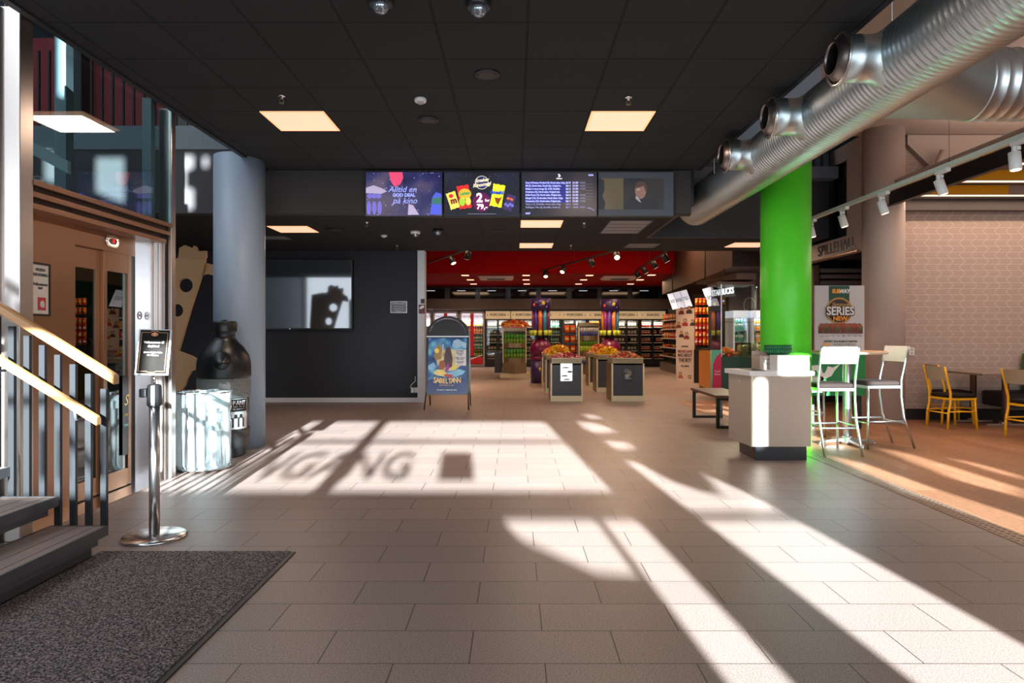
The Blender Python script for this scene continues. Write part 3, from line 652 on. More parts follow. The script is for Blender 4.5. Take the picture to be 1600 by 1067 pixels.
# sloping panel and pipe high on the restaurant wall
o = flat('sloping_panel', [[(5.98, 4.34), (5.98, 4.2), (6.65, 3.55), (11.8, 2.9), (11.8, 4.34)]], .1, M_BEIGE, None, (0, 10.44, 0))
tag(o, 'beige panel with sloping lower edge above the canopy', 'panel')
t = thing('wall_pipe', 'short slanted beige pipe clipped high on the restaurant wall', 'pipe', (X(1460, 10.3), 10.3, Z(275, 10.3)))
MB().tube([(X(1450, 10.3), 10.25, Z(292, 10.3)), (X(1456, 10.3), 10.25, Z(272, 10.3)), (X(1469, 10.3), 10.22, Z(238, 10.3))], .05, 16).build('pipe', M_BEIGE, t)
MB().box(X(1452, 10.3), 10.2, Z(262, 10.3), X(1468, 10.3), 10.4, Z(258, 10.3)).build('clip', M_WHITE, t)
# socket and sign
t = thing('wall_socket', 'white double socket on the zigzag wallpaper', 'socket', (X(1424, YP), YP - .01, Z(550, YP)))
x, z = X(1424, YP), Z(549, YP); MB().box(x - .04, YP - .012, z - .06, x + .04, YP, z + .06).build('plate', M_WHITE, t, .003)
for dz in (-.028, .028): MB().lathe([(.02, 0), (.02, .002)], (x, YP - .015, z + dz), 'y', 16).build('outlet', mat('outlet_grey', (180, 176, 172), .5), t)
text('spillehall_sign', 'SPILLEHALL', .25, M_BLK, None, (5.285, 11.25, 2.735), ax=(0, -1, 0), th=.006, sx=.98, sp=1.06)
tag(bpy.data.objects['spillehall_sign'], 'black SPILLEHALL lettering on the beige wall over the doorway', 'sign')
solo(MB().box(5.26, 10.5, 2.585, 5.3, 12.85, 2.6), 'sign_ledge', M_BRONZE, 'thin metal edge below the SPILLEHALL lettering', 'trim', loc=(5.28, 11, 2.585))
# arcade shutter
t = thing('roller_shutter', 'dark horizontal shutter inside the arcade doorway', 'shutter', (7.2, 12.6, 2.0))
for i in range(5): MB().box(5.6, 12.5, 2.0 + i * .11, 8.9, 12.56, 2.07 + i * .11).build('slat', mat('shutter_slat', (104, 92, 86), .4), t)
MB().box(5.45, 12.45, 0, 5.55, 12.6, 2.57).build('post', M_BROWN, t)

# ================================================================ ELEVATOR
ex = -3.10; Y0, Y1 = 4.40, 6.24; zt_ = 2.30
el = thing('elevator', 'stainless steel and glass elevator shaft beside the stair', 'elevator', (ex - .8, 5.4, 0))
MB().box(ex - .22, 4.28, 0, ex, 4.40, 3.36).box(ex - .22, 4.24, 0, ex - .12, 4.28, 3.36).build('corner_post', M_STEEL, el, .004)
MB().box(ex - .03, 6.17, 0, ex, 6.25, 3.36).box(ex - .14, 6.22, 0, ex - .03, 6.25, 3.36).build('corner_post', M_STEEL, el, .004)
MB().box(ex - .42, 4.28, 0, ex - .25, 4.34, 3.36).build('side_panel', mat('panel_steel', (104, 104, 110), .5, .2), el, .004)
MB().box(ex - .52, 4.27, 0, ex - .44, 4.35, 3.36).build('mullion', M_STEELV, el, .004)
MB().box(ex - 1.7, 4.30, 1.1, ex - .52, 4.31, 3.36).build('side_glass', M_SHAFT, el)
MB().box(ex - 1.7, 4.27, 1.02, ex - .52, 4.35, 1.1).build('crossbar', M_STEELV, el)
MB().box(ex - 1.7, 4.30, 0, ex - .52, 4.33, 1.02).build('side_panel', M_STEELV, el)
for i in range(5):   # transom: stepped bronze beam
    MB().box(ex - .2 + .0, Y0, 2.30 - .035 * (i + 1), ex - .012 * i + .01, 6.17, 2.30 - .035 * i).build('transom', M_BRONZE, el, .002) if i in (0, 2, 4) else MB().box(ex - .2, Y0, 2.30 - .035 * (i + 1), ex - .03 - .012 * i, 6.17, 2.30 - .035 * i).build('transom', mat('shadow_gap', (60, 48, 42), .5, .5), el)
MB().box(ex - .012, Y0, zt_, ex, 6.17, 3.36).build('upper_glass', M_SHAFT, el)
MB().box(ex - .02, Y0, 3.34, ex + .005, 6.17, 3.37).build('glass_trim', M_STEELV, el)
dx = -3.30
MB().box(dx - .03, Y0, 0, dx, 5.13, 2.14).build('steel_panel', M_BRONZE, el)
MB().box(dx - .06, 5.13, 1.98, dx - .005, 6.07, 2.14).build('door_header', M_BRONZE, el)
disp_ = MB(); 
for k, (ry, rz, mi) in enumerate(((.10, .05, 0), (.085, .038, 1), (.055, .026, 2))):
    rs = []
    for xx in (dx - .005, dx + .006 + .003 * k):
        rs.append([(xx, 5.60 + max(-.05, min(.05, ry * math.cos(a))) * .9 + (ry - .05) * math.cos(a) * .9, 2.065 + rz * math.sin(a)) for a in [2 * PI * j / 32 for j in range(32)]])
    disp_.rings(rs, mi)
fl = disp_.build('floor_display', [M_STEELV, M_CHROME, mat('display_black', (36, 8, 8), .2)], el)
text('digit', '0', .05, glow('red_led', (255, 30, 40), 2.0), fl, (dx + .014, 5.60, 2.065), ax=(0, 1, 0))
def door_leaf(ya, yb2, xf):
    d = MB().box(xf - .03, ya, .02, xf, ya + .05, 1.98).box(xf - .03, yb2 - .05, .02, xf, yb2, 1.98).box(xf - .03, ya + .05, 1.82, xf, yb2 - .05, 1.98).box(xf - .03, ya + .05, .02, xf, yb2 - .05, .16).build('door', M_BRONZE, el, .002)
    MB().box(xf - .02, ya + .05, .16, xf - .012, yb2 - .05, 1.82).build('door_glass', clear('door_glass', (120, 150, 155), .12), d)
door_leaf(5.13, 5.50, dx - .04); door_leaf(5.50, 5.90, dx - .01)
MB().box(dx - .05, 5.90, 0, dx - .02, 5.94, 2.0).build('door_seal', M_BLK, el)
MB().box(dx - .03, 5.94, 0, dx, 6.07, 2.14).build('steel_panel', M_STEELV, el)
MB().box(dx - .08, 6.07, 0, ex - .10, 6.13, 2.14).build('jamb', M_STEELV, el, .003)
MB().box(ex - .10, 6.13, 0, ex - .045, 6.20, 2.14).build('jamb', M_STEEL, el, .003)
MB().box(dx - .1, Y0, 0, ex, 6.2, .012).build('threshold', M_STEELV, el)
sg = flat('symbol', [circ(0, 0, .035, 24), circ(0, 0, .029, 24)], .002, mat('symbol_brown', (110, 70, 60), .5), el, (dx + .003, 6.01, 1.47), ax=(0, 1, 0))
text('symbol', 'N', .035, mat('symbol_brown', (110, 70, 60), .5), el, (dx + .003, 6.01, 1.47), ax=(0, 1, 0))
# car and shaft inside
MB().box(-4.85, 4.45, .05, -4.8, 6.15, 2.3).box(-4.8, 6.10, .05, -3.42, 6.15, 2.3).box(-4.8, 4.45, .05, -3.42, 4.5, 2.3).build('car_wall', mat('car_wall_paint', (96, 96, 72), .35), el)
MB().box(-4.85, 4.45, 2.25, -3.42, 6.15, 2.33).build('car_roof', M_GREYM, el); MB().box(-4.85, 4.45, 0, -3.42, 6.15, .05).build('car_floor', M_GREYM, el)
area('car_lamp', (-4.1, 5.3, 2.22), (0, 0, -1), .8, .8, 6, (1, .95, .8))
MB().box(-3.95, 5.86, 2.3, -3.85, 5.96, 5.0).box(-3.3, 6.05, 2.3, -3.22, 6.12, 3.4).build('shaft_frame', mat('shaft_paint', (120, 132, 136), .5), el)
MB().box(-3.8, 5.06, 2.55, -3.74, 5.1, 3.6).box(-3.84, 5.0, 3.24, -3.70, 5.14, 3.30).build('guide_rail', M_GALV, el)
MB().hexa([(-4.6, 4.9, 3.2), (-3.6, 5.5, 2.6), (-3.6, 5.54, 2.6), (-4.6, 4.94, 3.2), (-4.6, 4.9, 3.3), (-3.6, 5.5, 2.7), (-3.6, 5.54, 2.7), (-4.6, 4.94, 3.3)]).build('diagonal_beam', M_GALV, el)
for i in range(5): MB().tube([(-4.2 + i * .07, 5.2 + i * .05, 2.33), (-4.2 + i * .07, 5.2 + i * .05, 5.0)], .004, 6).build('hoist_cable', M_ALU, el)
# framed notice on the elevator wall
t = thing('framed_notice', 'black framed notice with a red letter e on the elevator', 'notice', (dx, 4.75, 1.6))
ya, yb2 = 4.62, 4.845; za, zb2 = 1.43, 1.80
MB().box(dx, ya, za, dx + .01, yb2, za + .015).box(dx, ya, zb2 - .015, dx + .01, yb2, zb2).box(dx, yb2 - .015, za + .015, dx + .01, yb2, zb2 - .015).box(dx, ya, za + .015, dx + .01, ya + .015, zb2 - .015).build('frame', M_BLK, t)
MB().box(dx, ya + .015, za + .015, dx + .004, yb2 - .015, zb2 - .015).build('paper', mat('paper', (226, 214, 204), .7), t)
MB().box(dx + .004, 4.72, 1.47, dx + .006, 4.80, 1.56).build('mark', mat('mark_red', (190, 60, 62), .6), t)
text('lettering', 'e', .09, M_WHITE, t, (dx + .008, 4.76, 1.52), ax=(0, 1, 0), bold=.003)
for s, z in (('HEISEN', 1.75), ('SERVERING', 1.715), ('Velkommen', 1.65), ('inn!', 1.625)): text('lettering', s, .03, M_BLK, t, (dx + .006, 4.745, z), ax=(0, 1, 0))
# yellow-green standing roll-up leaning by the elevator door: dark strip with gold lettering
t = thing('door_sticker', 'black vertical sticker with gold lettering low on the elevator door', 'sticker', (dx - .005, 5.8, .3))
MB().box(dx - .010, 5.76, .28, dx - .006, 5.85, .95).build('sheet', M_BLK, t)
text('lettering', 'S', .13, mat('gold', (200, 170, 90), .3, .6), t, (dx - .004, 5.805, .74), ax=(0, 1, 0), shear=.3); text('lettering', 'THE', .03, mat('gold', (200, 170, 90), .3, .6), t, (dx - .004, 5.805, .62), ax=(0, 1, 0))
text('lettering', 'TEMU', .035, mat('mint', (170, 220, 210), .5), t, (dx - .004, 5.805, .53), ax=(0, 1, 0))

# low surfaces behind: atrium gallery seen through the shaft glass
YL = 8.55
t = thing('upper_landing', 'upper floor landing with barred railing seen through the shaft glass', 'landing', (-6.2, 8.8, 3.57))
MB().box(-8.9, 8.36, 3.57, -3.12, 8.9, 3.86).build('slab_edge', mat('slab_grey', (96, 104, 110), .6), t)
for i in range(40): MB().box(-8.6 + i * .13, 8.40, 3.86, -8.58 + i * .13, 8.43, 4.8).build('bar', M_BLKS, t)
MB().box(-8.7, 9.9, 3.86, -3.4, 9.95, 5.6).box(-8.9, 8.9, 3.8, -3.12, 9.95, 3.86).build('red_panel', mat('dark_red', (130, 22, 24), .6), t)
MB().box(-6.3, 9.6, 3.86, -6.1, 9.8, 5.6).build('post', M_DARK, t); MB().box(-4.9, 9.6, 3.86, -4.55, 9.85, 5.6).build('post', M_DARK, t)

# ================================================================ STAIR
st = thing('staircase', 'open stair with tiled treads, grey barred railing and two wooden handrails', 'stair', (-2.9, 3.4, 0))
SY1 = 4.03
for k in range(8):
    xf = -2.405 - .29 * k; xb = xf - .34; zt2 = .17 * (k + 1) + .003 * k
    MB().box(xb + .012, .6, zt2 - .03, xf - .012, SY1, zt2).build('tread', mat('tread_tile', (140, 122, 114), .5, var=.35, scale=150), st)
    MB().box(xf - .012, .6, zt2 - .055, xf, SY1 + .012, zt2 + .002).box(xb, .6, zt2 - .055, xb + .012, SY1 + .012, zt2 + .002).box(xb + .012, SY1, zt2 - .055, xf - .012, SY1 + .012, zt2 + .002).box(xb + .05, .6, zt2 - .10, xf - .03, SY1 - .04, zt2 - .03).build('tread_frame', M_GREYM, st)
    for i in range(2): MB().box(xf - .07 - .1 * i, .6, zt2, xf - .066 - .1 * i, SY1, zt2 + .001).build('nosing_strip', M_GREYM, st)
MB().box(-2.80, .6, 0, -2.46, SY1 - .06, .07).build('plinth', mat('plinth_dark', (56, 54, 56), .5), st)
MB().box(-2.62, .6, 0, -2.45, 3.98, .012).build('base_plate', mat('plate_grey', (112, 106, 102), .5), st)
ry = 4.055
slope = .62
for i in range(26):
    x = -2.418 - .091 * i
    k = int(((-2.405 - x)) // .29); zb3 = .17 * (k + 1) + .003 * k
    ztop = 1.02 + slope * (-2.43 - x) if i else .98
    MB().box(x - .034, ry - .014, zb3 - .05 if i % 3 else zb3 - .06, x + .0, ry + .010, ztop).build('baluster', M_BAL, st)
def rail(yc, xs, zs, wd, hh, name='handrail'):
    x1_ = -4.9; z1_ = zs + slope * (xs - x1_)
    pts = [];
    for (x, z) in ((xs, zs), (x1_, z1_)):
        pts.append([(x, yc - wd, z - hh), (x, yc + wd, z - hh), (x, yc + wd, z + hh * .6), (x, yc + wd * .5, z + hh), (x, yc - wd * .5, z + hh), (x, yc - wd, z + hh * .6)])
    return MB().rings(pts, 0, True, False).build(name, M_HAND, st, .006)
rail(4.05, -2.36, 1.035, .03, .030); 
rail(3.96, -2.41, .80, .026, .026)
for i in (1, 6, 12): 
    x = -2.46 - .091 * i * 1.0; z = .80 + slope * (-2.41 - x) - .03
    MB().tube([(x, 4.03, z - .05), (x, 3.97, z - .05), (x, 3.96, z)], .008, 8).build('rail_bracket', M_GREYM, st)
# blue storage box under the stair
solo(MB().box(-3.25, 2.9, 0, -2.85, 3.75, .1), 'floor_box', mat('navy_box', (26, 44, 78), .4), 'dark blue flat box lying under the stair treads', 'box', loc=(-3.05, 3.3, 0))

# ================================================================ STANCHION WITH SIGN
bx, by = -2.31, 4.38
t = thing('sign_stanchion', 'stainless stanchion with a framed black welcome sign on top', 'stanchion', (bx, by, 0))
MB().lathe([(.195, 0), (.195, .012), (.185, .02), (.04, .028)], (bx, by, 0), n=56).build('base', M_STEELV, t)
MB().lathe([(.032, .025), (.032, .84)], (bx, by, 0), n=32).build('pole', M_STEELV, t)
MB().lathe([(.034, .84), (.044, .85), (.042, .965), (.038, .98), (.02, .985)], (bx, by, 0), n=12, sm=False).build('head', M_BLKS, t, .003)
MB().box(bx - .085, by - .03, .90, bx - .04, by + .03, .955).build('belt_clip', M_BLK, t, .006)
MB().tube([(bx, by, .98), (bx, by, 1.05)], .008, 10).build('stem', M_CHROME, t)
tilt = math.radians(8); lean = math.radians(14)
SA = Vector((math.cos(.1), math.sin(-.1) * -1, -.02)).normalized(); SB = Vector((-.03, -math.sin(lean) * -1, math.cos(lean))).normalized()
SN = SA.cross(SB).normalized()   # faces the camera
so = Vector((bx, by - .01, 1.19))
def sp3(a, b, c=0): return so + SA * a + SB * b + SN * c
def splate(name, a0, b0, a1, b1, c0, c1, m, par):
    return MB().hexa([sp3(a0, b0, c0), sp3(a1, b0, c0), sp3(a1, b0, c1), sp3(a0, b0, c1), sp3(a0, b1, c0), sp3(a1, b1, c0), sp3(a1, b1, c1), sp3(a0, b1, c1)]).build(name, m, par)
f = splate('sign_frame', -.102, -.15, .102, .15, -.012, 0, mat('frame_satin', (150, 150, 152), .45, .8), t)
splate('sign_face', -.092, -.14, .088, .143, 0, .002, mat('chalk_black', (36, 33, 31), 1.0, var=.3, scale=14, spec=0), f)
GM = mat('gold_line', (206, 150, 96), .4)
def sline(a0, b0, a1, b1): return rect(min(a0, a1), min(b0, b1), max(a0, a1) + .0015, max(b0, b1) + .0015)
flat('border', [[(-.083, -.128), (-.03, -.128), (-.022, -.134), (.018, -.134), (.026, -.128), (.079, -.128), (.079, .128), (.026, .128), (.018, .136), (-.022, .136), (-.03, .128), (-.083, .128)],
                [(-.081, -.126), (-.03, -.126), (-.022, -.132), (.018, -.132), (.026, -.126), (.077, -.126), (.077, .126), (.026, .126), (.018, .134), (-.022, .134), (-.03, .126), (-.081, .126)]], .001, GM, f, sp3(0, 0, .003), ax=SA, ay=SB)
flat('emblem', [ell(-.002, .115, .022, .013)], .001, mat('amber', (170, 96, 50), .4), f, sp3(0, 0, .0032), ax=SA, ay=SB)
text('emblem', 'Y', .02, mat('amber_light', (250, 200, 120), .4), f, sp3(-.002, .116, .0045), ax=SA, ay=SB)
for s, b_, sz in (('Velkommen til', .062, .021), ('dagkino!', .037, .021), ('Billetter kjøpes online', -.004, .0125), ('eller i kiosken', -.022, .0125)):
    text('lettering', s, sz, M_WHITE, f, sp3(-.002, b_, .004), ax=SA, ay=SB, bold=.0004)

# ================================================================ BINS AT THE GREY COLUMN
bx, by = X(350, 7.35), 7.35
t = thing('bottle_recycling_bin', 'tall bottle-shaped recycling bin with a black top, at the grey column', 'bin', (bx, by, 0))
c = (bx, by, 0)
MB().lathe([(.20, 0), (.215, .02), (.215, .09), (.255, .11), (.262, .30)], c, n=56).build('base', mat('bin_grey', (58, 56, 58), .4), t)
bd = MB().lathe([(.255, .30), (.255, .66)], c, n=56).build('body', mat('bin_body', (70, 68, 66), .35), t)
MB().lathe([(.268, .635), (.27, .65), (.27, .83), (.262, .85)], c, n=56, cap=False).build('clear_band', clear('bin_acrylic', (215, 212, 206), .06, .05, .25), t)
MB().lathe([(.25, .66), (.25, .84)], c, n=56).build('inner_sleeve', mat('sleeve', (120, 118, 116), .4), t)
tp = MB().lathe([(.268, .84), (.275, .86), (.272, 1.0), (.255, 1.08), (.20, 1.17), (.14, 1.23), (.115, 1.27), (.11, 1.32), (.118, 1.325)], c, n=56).build('top', M_BLKS, t)
cp = []
for i, (r, z) in enumerate(((.118, 1.325), (.128, 1.33), (.128, 1.34), (.128, 1.43), (.122, 1.445), (.03, 1.448), (.03, 1.46))):
    cp.append([(bx + (r + (.003 if j % 2 and 2 <= i <= 3 else 0)) * math.cos(2 * PI * j / 72), by + (r + (.003 if j % 2 and 2 <= i <= 3 else 0)) * math.sin(2 * PI * j / 72), z) for j in range(72)])
MB().rings(cp).build('cap', M_BLKS, t)
hp = Vector((bx + .085, by - .250, 1.03)); hd = Vector((.26, -.93, .20)).normalized()
h = MB(); h.tube([hp - hd * .06, hp + hd * .022, hp + hd * .030, hp + hd * .022], [.102, .092, .082, .074], 36, cap=False).build('mouth', M_BLKS, t)
MB().tube([hp + hd * .0, hp + hd * .012], [.068, .068], 32).build('flap', mat('flap_dark', (120, 78, 54), .4), t)
hm = MB()
for i in range(5):
    a = i * 2 * PI / 5; d2 = Vector((math.cos(a), 0, math.sin(a))); q = hp + hd * .018
    hm.tube([q, q + d2 * .045], [.010, .002], 6)
hm.build('brush', M_BLK, t)
# label wrapped on the body
lb = MB(); n = 14
def cylp(a, z, r=.2575): return (bx + r * math.sin(a), by - r * math.cos(a), z)
for i in range(n):
    a0 = -.95 + 2.4 * i / n; a1 = -.95 + 2.4 * (i + 1) / n
    lb.face([cylp(a0, .305), cylp(a1, .305), cylp(a1, .625), cylp(a0, .625)], 0, True)
lbo = lb.build('label', mat('label_white', (206, 202, 198), .5), bd)
lb = MB()
for i in range(8):
    a0 = .62 + .80 * i / 8; a1 = .62 + .80 * (i + 1) / 8; lb.face([cylp(a0, .49, .259), cylp(a1, .49, .259), cylp(a1, .62, .259), cylp(a0, .62, .259)], 0, True)
for r in range(2):
    for i in range(9):
        a = -.82 + i * .24 + .12 * (r % 2); 
        if r == 1 and a > .5: continue
        z = .325 + r * .155
        for (h0, h1, w0, w1) in ((0, .085, .042, .042), (.085, .11, .042, .016), (.11, .135, .016, .016)):
            k0, k1 = w0 / .26, w1 / .26
            lb.face([cylp(a - k0, z + h0, .2590), cylp(a + k0, z + h0, .2590), cylp(a + k1, z + h1, .2590), cylp(a - k1, z + h1, .2590)], 0)
lb.build('print', mat('label_black', (30, 28, 30), .5), lbo)
for ch, a in zip('PANT', (.78, .94, 1.10, 1.25)): text('lettering', ch, .058, M_WHITE, lbo, cylp(a, .580, .262), ax=(math.cos(a), math.sin(a), 0), bold=.0012)
for s, z in (('Takk for at', .543), ('du panter!', .518)):
    for j, ch in enumerate(s):
        if ch != ' ': a = .76 + .05 * j; text('lettering', ch, .02, M_WHITE, lbo, cylp(a, z, .262), ax=(math.cos(a), math.sin(a), 0))
# bag stand
bx, by = X(319, 6.62), 6.62
t = thing('bag_stand', 'waste bag stand holding a clear plastic bag', 'bin', (bx, by, 0))
rs = random.Random(11); rg = []; N = 72
for i in range(22):
    z = .03 + .72 * i / 21; ring = []
    for j in range(N):
        a = 2 * PI * j / N; r = .232 + .010 * math.sin(a * 9 + z * 3) + .008 * math.sin(a * 23 + z * 9) + rs.uniform(-.002, .002); r *= (.86 if i == 0 else 1)
        ring.append((bx + r * math.cos(a), by + r * math.sin(a) , z + .008 * math.sin(a * 5)))
    rg.append(ring)
MB().rings(rg, cap=False).build('bag', clear('plastic_bag', (228, 238, 240), .08, .12, .42), t)
MB().lathe([(.25, .0), (.25, .012), (.225, .012)], (bx, by, 0.02), n=48).build('base', M_ALU, t)
hoop = [(bx + .243 * math.cos(a), by + .243 * math.sin(a), .745) for a in [2 * PI * j / 40 for j in range(41)]]
MB().tube(hoop, .009, 8, cap=False).build('hoop', M_CHROME, t)
sk = MB(); rg = []
for i, z in enumerate((.755, .74, .66, .60)):
    rg.append([(bx + (.248 + .007 * math.sin(7 * a + i)) * math.cos(a), by + (.248 + .007 * math.sin(7 * a + i)) * math.sin(a), z + (.025 * math.sin(3 * a) if i == 3 else 0)) for a in [2 * PI * j / N for j in range(N)]])
sk.rings(rg, cap=False).build('bag_cuff', clear('plastic_bag', (228, 238, 240), .08, .12, .42), t)
for a in (.3, 2.4, 4.5): MB().tube([(bx + .236 * math.cos(a), by + .236 * math.sin(a), .03), (bx + .236 * math.cos(a), by + .236 * math.sin(a), .745)], .007, 8).build('leg', M_CHROME, t)
# cardboard cut-outs behind the shaft
CY = 9.3
def cw(pts, y=CY): return [(X(u, y), Z(v, y)) for u, v in pts]
o = flat('cardboard_cutout', [cw([(230, 410), (258, 404), (322, 406), (318, 424), (300, 480), (279, 552), (264, 590), (264, 672), (230, 672), (225, 500)]),
     cw([(291 + 11.5 * math.cos(a), 446 + 11 * math.sin(a)) for a in [2 * PI * i / 28 for i in range(28)]]), cw([(278 + 9.5 * math.cos(a), 485 + 10 * math.sin(a)) for a in [2 * PI * i / 28 for i in range(28)]])], .05, M_CARD, None, (0, CY, 0))
tag(o, 'tapering brown cardboard cut-out with round holes behind the elevator', 'cutout')
o2 = flat('cardboard_cutout', [cw([(262, 432), (268, 410), (280, 402), (281, 388), (290, 383), (302, 388), (304, 384), (308, 386), (310, 393), (323, 392), (323, 402), (318, 410), (332, 413), (337, 422), (336, 431), (325, 428), (316, 430), (300, 434), (280, 430)], CY + .05)], .05, M_CARD, None, (0, CY + .05, 0))
tag(o2, 'leaf-shaped cardboard cut-out at the top behind the holed one', 'cutout')
o3 = flat('cardboard_cutout', [cw([(240, 560), (262, 553), (279, 548), (300, 556), (311, 562), (311, 575), (300, 580), (294, 590), (290, 602), (283, 612), (280, 640), (272, 675), (240, 675)], CY - .2)], .05, M_CARD, None, (0, CY - .2, 0))
tag(o3, 'curved low cardboard cut-out behind the bag stand', 'cutout')
solo(MB().box(X(228, 9.2), 9.05, 0, X(282, 9.2), 9.6, Z(674, 9.1)), 'pedestal', M_DARK, 'dark low pedestal supporting the cardboard cut-outs', 'pedestal', loc=(X(270, 9.2), 9.3, 0))
# television on the back wall
t = thing('television', 'large wall television reflecting the entrance, beside the grey column', 'television', (X(460, 13.1), 13.15, Z(515, 13.1)))
tx0, tx1, tz0, tz1 = X(356, 13.1), X(551, 13.1), Z(515, 13.1), Z(406, 13.1)
MB().box(tx0, 13.08, tz0, tx1, 13.198, tz1).build('housing', M_BLK, t, .004)
MB().box(tx0 + .02, 13.075, tz0 + .03, tx1 - .02, 13.08, tz1 - .02).build('display', mat('tv_glass', (60, 66, 72), .06, metal=.3, spec=1.0, coat=1.0, var=0), t)
MB().lathe([(.012, 0), (.012, .004)], ((tx0 + tx1) / 2, 13.072, tz0 + .015), 'y', 12).build('logo', M_ALU, t)
# small plaque
t = thing('wall_plaque', 'small framed grey plaque on the black wall', 'plaque', (X(623, 13.1), 13.18, Z(480, 13.1)))
px0, px1, pz0, pz1 = X(610, 13.18), X(636, 13.18), Z(489, 13.18), Z(470.5, 13.18)
MB().box(px0, 13.175, pz0, px1, 13.2, pz1).build('frame', M_STEELV, t, .002)
MB().box(px0 + .012, 13.172, pz0 + .012, px1 - .012, 13.175, pz1 - .012).build('face', mat('plaque_grey', (104, 104, 112), .4), t)
text('lettering', 'ÅPNINGSTIDER', .034, M_WHITE, t, (X(623, 13.17), 13.17, Z(474.5, 13.17)))
for s, v in (('Man - Fre  10 - 22', 479), ('Lør - Søn  10 - 22', 482.5), ('Velkommen', 486)): text('lettering', s, .024, M_WHITE, t, (X(623, 13.17), 13.17, Z(v, 13.17)))
# stickers and socket on the pilaster
t = thing('door_stickers', 'black and red stickers on the white pilaster', 'sticker', (X(659, 13.1), 13.14, Z(480, 13.1)))
yk = 13.138
MB().box(X(657.5, yk), yk - .002, Z(474, yk), X(663.5, yk), yk + .002, Z(467, yk)).build('sticker', M_DARK, t)
MB().box(X(654.3, yk), yk - .002, Z(490, yk), X(664, yk), yk + .002, Z(476, yk)).build('sticker', mat('wine_red', (96, 40, 48), .5), t)
flat('picture', [[(X(u, yk), Z(v, yk)) for u, v in ((655, 481), (658, 478), (662, 477), (663, 480), (660, 482), (656, 483))]], .001, M_WHITE, t, (0, yk - .004, 0))
t = thing('wall_socket', 'white double socket with a cable near the white pilaster', 'socket', (X(646, 13.1), 13.18, Z(609, 13.1)))
for u in (644.5, 650): 
    MB().box(X(u - 2.4, 13.18), 13.175, Z(613.5, 13.18), X(u + 2.4, 13.18), 13.2, Z(605.5, 13.18)).build('plate', M_WHITE, t, .003)
MB().tube([(X(649, 13.17), 13.16, Z(588, 13.17)), (X(649, 13.17), 13.16, Z(595, 13.17)), (X(643, 13.17), 13.15, Z(601, 13.17)), (X(641, 13.17), 13.16, Z(606, 13.17))], .006, 8).build('cable', M_WHITE, t)

# ================================================================ A-FRAME POSTER STAND
ay = 11.95
t = thing('poster_stand', 'black arched A-frame stand with a film poster', 'poster stand', (X(699, ay), ay + .2, 0))
u0, u1 = 664.5, 732.5
ax0, ax1 = X(u0, ay), X(u1, ay); zb1 = Z(617, ay); zm = Z(525, ay)
arch = [(ax0, zb1), (ax1, zb1), (ax1, zm)] + [((ax0 + ax1) / 2 + (ax1 - ax0) / 2 * math.cos(a), zm + .36 * math.sin(a)) for a in [PI * i / 24 for i in range(1, 24)]] + [(ax0, zm)]
for q, dy in (('front_panel', 0), ('back_panel', .5)):
    n_ = (0, 1 if dy == 0 else -1, 0); lean2 = .10 * (1 if dy == 0 else -1)
    flat(q, [arch], .025, M_BLKS, t, (0, ay + dy - lean2 * (-1) * 0, 0), ay=(0, lean2, 1))
fo = (0, ay - .02, 0); ayv = (0, .10, 1)
rim = [((ax0 + ax1) / 2 + ((ax1 - ax0) / 2 - .045) * math.cos(a), zm + .325 * math.sin(a)) for a in [PI * (.08 + .84 * i / 24) for i in range(25)]] + [((ax0 + ax1) / 2 + ((ax1 - ax0) / 2 - .06) * math.cos(a), zm + .31 * math.sin(a)) for a in [PI * (.92 - .84 * i / 24) for i in range(25)]]
flat('arch_highlight', [rim], .004, M_CHROME, t, fo, ay=ayv)
flat('crossbar', [rect(ax0 + .01, zm - .012, ax1 - .01, zm + .008)], .01, M_ALU, t, fo, ay=ayv)
pw0, pw1, pz0, pz1 = ax0 + .045, ax1 - .045, zb1 + .03, zm - .03
def sea():
    m = screen_noise('poster_sea', (18, 40, 92), (30, 84, 142), (110, 170, 200), 5.5, 0.0)
    nt = m.node_tree; b = nt.nodes['Principled BSDF']; cr = [n for n in nt.nodes if n.type == 'VALTORGB'][0]; nt.links.new(cr.outputs[0], b.inputs['Base Color']); b.inputs['Roughness'].default_value = .25
    return m
ps = flat('poster', [rect(pw0, pz0, pw1, pz1)], .004, sea(), t, fo, ay=ayv)
pwd, phg = pw1 - pw0, pz1 - pz0; lay = [0]
def pp(pts, m):
    lay[0] += 1; return flat('picture', [[(pw0 + a * pwd, pz0 + b * phg) for a, b in pts]], .001, m, ps, (0, ay - .023 - .0006 * lay[0], 0), ay=ayv)
PCm = lambda n, c: mat('print_' + n, c, .35, var=.25, scale=12)
pp([(.0, 0), (1, 0), (1, .2), (.7, .26), (.4, .22), (.2, .28), (0, .24)], PCm('deep', (28, 44, 100)))
pp(ell(.55, .6, .34, .2, 20), PCm('glow', (196, 180, 130)))
pp([(0, .5), (.14, .56), (.2, .48), (.1, .42), (0, .44)], PCm('foam', (130, 180, 206)))
pp([(.66, .96), (.78, .98), (1, .9), (.98, .8), (.86, .86), (.72, .8), (.62, .86)], PCm('whitewater', (150, 180, 204)))
pp([(.14, .66), (.2, .82), (.28, .9), (.36, .8), (.42, .7), (.34, .62), (.2, .6)], PCm('sand', (150, 112, 60)))
pp(ell(.22, .77, .06, .045), PCm('lamp_yellow', (232, 196, 70)))
pp([(.4, .5), (.42, .7), (.46, .82), (.56, .84), (.6, .76), (.64, .62), (.62, .48), (.5, .44)], PCm('umber', (70, 42, 40)))
pp([(.36, .6), (.4, .88), (.38, .9), (.345, .62)], PCm('blade', (206, 200, 180)))
pp([(.26, .45), (.3, .58), (.4, .6), (.46, .52), (.42, .44), (.34, .42)], PCm('rust', (140, 72, 40)))
